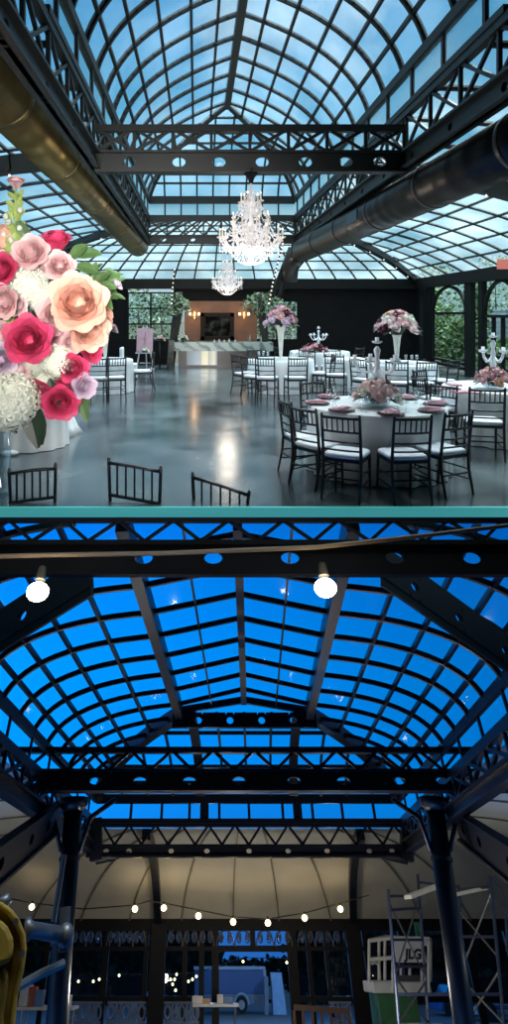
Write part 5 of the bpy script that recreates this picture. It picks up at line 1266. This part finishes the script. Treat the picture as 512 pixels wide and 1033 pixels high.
MB().box(J(409, 987, -.1), (.5, .1, .08)).build('tool_tray', mat('dark tray', (.05, .05, .06), .5), t)
# coil of cable and clutter at the scaffold foot
p = bp(425, 1031, 15.0); m = MB()
for k in range(5): m.path([Vector((p.x + (.25 + .02 * k) * math.cos(a), 15 + .25 * math.sin(a), GRD + .4 + .05 * k)) for a in [2 * PI * i / 18 for i in range(19)]], .022, 6)
m.path([Vector((p.x, 15, GRD + .36)), Vector((p.x, 15, GRD))], .25, 12)
tag(m.build('cable_coil', mat('pale coiled cable', (.28, .3, .32), .5), M=M), 'pale coiled cable on a drum at the foot of the scaffold', 'cable')
# =================================================================== sky, sun, camera
w = bpy.data.worlds.new('sky'); bpy.context.scene.world = w; w.use_nodes = True; nt = w.node_tree; bg = nt.nodes['Background']
tc = nt.nodes.new('ShaderNodeTexCoord'); sp = nt.nodes.new('ShaderNodeSeparateXYZ'); nt.links.new(tc.outputs['Generated'], sp.inputs[0])
mr = nt.nodes.new('ShaderNodeMapRange'); mr.inputs['From Min'].default_value = -1; mr.inputs['From Max'].default_value = 1
nt.links.new(sp.outputs['Z'], mr.inputs['Value'])
rp = nt.nodes.new('ShaderNodeValToRGB'); nt.links.new(mr.outputs[0], rp.inputs['Fac']); el = rp.color_ramp.elements
def zc(z): return (z + 1) / 2
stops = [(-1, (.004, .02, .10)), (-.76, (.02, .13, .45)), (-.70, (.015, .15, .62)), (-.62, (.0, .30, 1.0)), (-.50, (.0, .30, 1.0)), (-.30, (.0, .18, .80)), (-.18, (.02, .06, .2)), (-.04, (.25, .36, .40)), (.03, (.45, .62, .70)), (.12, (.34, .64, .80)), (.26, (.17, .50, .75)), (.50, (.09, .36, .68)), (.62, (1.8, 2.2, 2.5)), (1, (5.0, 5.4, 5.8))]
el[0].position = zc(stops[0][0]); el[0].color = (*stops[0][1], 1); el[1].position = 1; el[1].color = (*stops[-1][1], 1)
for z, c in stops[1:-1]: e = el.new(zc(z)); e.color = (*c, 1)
nz = nt.nodes.new('ShaderNodeTexNoise'); nz.inputs['Scale'].default_value = 5; nz.inputs['Detail'].default_value = 7; nz.inputs['Roughness'].default_value = .6
nt.links.new(tc.outputs['Generated'], nz.inputs['Vector'])
cr = nt.nodes.new('ShaderNodeMapRange'); cr.inputs['From Min'].default_value = .53; cr.inputs['From Max'].default_value = .72; nt.links.new(nz.outputs['Fac'], cr.inputs['Value'])
up = nt.nodes.new('ShaderNodeMapRange'); up.inputs['From Min'].default_value = -.02; up.inputs['From Max'].default_value = .05; up.inputs['To Max'].default_value = .7; nt.links.new(sp.outputs['Z'], up.inputs['Value'])
mu = nt.nodes.new('ShaderNodeMath'); mu.operation = 'MULTIPLY'; nt.links.new(cr.outputs[0], mu.inputs[0]); nt.links.new(up.outputs[0], mu.inputs[1])
mx = nt.nodes.new('ShaderNodeMix'); mx.data_type = 'RGBA'; nt.links.new(mu.outputs[0], mx.inputs['Factor']); nt.links.new(rp.outputs['Color'], mx.inputs['A']); mx.inputs['B'].default_value = (.62, .74, .80, 1)
gx_ = nt.nodes.new('ShaderNodeMapRange'); gx_.inputs['From Min'].default_value = -.25; gx_.inputs['From Max'].default_value = .38; gx_.inputs['To Min'].default_value = 1.2; gx_.inputs['To Max'].default_value = .62
nt.links.new(sp.outputs['X'], gx_.inputs['Value'])
lo = nt.nodes.new('ShaderNodeMapRange'); lo.inputs['From Min'].default_value = -.1; lo.inputs['From Max'].default_value = -.2; nt.links.new(sp.outputs['Z'], lo.inputs['Value'])
m3 = nt.nodes.new('ShaderNodeMix'); m3.data_type = 'RGBA'; m3.blend_type = 'MULTIPLY'; nt.links.new(lo.outputs[0], m3.inputs['Factor']); nt.links.new(mx.outputs['Result'], m3.inputs['A']); nt.links.new(gx_.outputs[0], m3.inputs['B'])
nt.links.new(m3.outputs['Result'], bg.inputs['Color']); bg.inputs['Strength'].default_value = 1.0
s = bpy.data.lights.new('sun', 'SUN'); s.energy = 6.5; s.angle = .5; s.color = (1, .97, .92); o = bpy.data.objects.new('sun', s); o.rotation_euler = (math.radians(-22), math.radians(14), 0); C.objects.link(o)

def lamp(kind, name, loc, energy, col, size, d=None, spread=None, Mx=None):
    l = bpy.data.lights.new(name, kind); l.energy = energy; l.color = col
    if kind == 'AREA': l.size = size; l.spread = spread or PI
    elif kind == 'SUN': l.angle = size
    else: l.shadow_soft_size = size
    o = bpy.data.objects.new(name, l); C.objects.link(o); q = Vector(d or (0, 0, -1)).to_track_quat('-Z', 'Y').to_matrix().to_4x4()
    o.matrix_world = (Mx or Matrix()) @ Matrix.Translation(loc) @ q
    return o
lamp('AREA', 'bouquet_fill_lamp', (-.6, .2, 2.2), 62, (1, .96, .92), 2.0, (-.05, 1, 0), math.radians(42))  # unseen fill lamp added to brighten the bouquet
lamp('SUN', 'dusk_fill_sun', (0, 0, 0), .4, (.35, .55, 1), .6, (.4, .8, .45))  # added blue fill sun for the lower hall's outdoors
for x, Y, z, e in ((-2.0, 12.5, .25, 54), (1.6, 13.2, .2, 56), (4.6, 11.5, .2, 12), (-.3, 16.6, .0, 28)): lamp('POINT', 'hall_fill_light', bx(x, Y, z - .6), e, (1, .95, .86), .1, None, None, MBW)  # added fill lamps that brighten the canvas ceiling and the lift

for x, Y, e in ((-1.5, 27, 330), (3.0, 28, 280), (-9, 30, 130), (12, 27, 130)): lamp('POINT', 'yard_fill_light', bx(x, Y, 1.7), e, (.30, .56, 1), .15, None, None, MBW)  # added blue fill lamps, hidden behind the canvas, to brighten the trailer
cam = bpy.data.cameras.new('camera'); co = bpy.data.objects.new('camera', cam); C.objects.link(co)
co.location = (0, 0, H); co.rotation_euler = (PI / 2, 0, 0)
cam.sensor_fit = 'VERTICAL'; cam.sensor_height = 36.; cam.lens = F / 1033 * 36.
# principal point at (CX, CY): shift in units of the larger side
cam.shift_x = (256 - CX) / 1033.; cam.shift_y = (CY - 516.5) / 1033.
cam.clip_start = .05; cam.clip_end = 500
bpy.context.scene.camera = co
sc = bpy.context.scene
sc.view_settings.view_transform = 'Standard'; sc.view_settings.look = 'None'; sc.view_settings.exposure = 0
for o in ROOTS:
    if '_b' in o: del o['_b']
for o in list(bpy.data.objects):
    if '_b' in o: del o['_b']
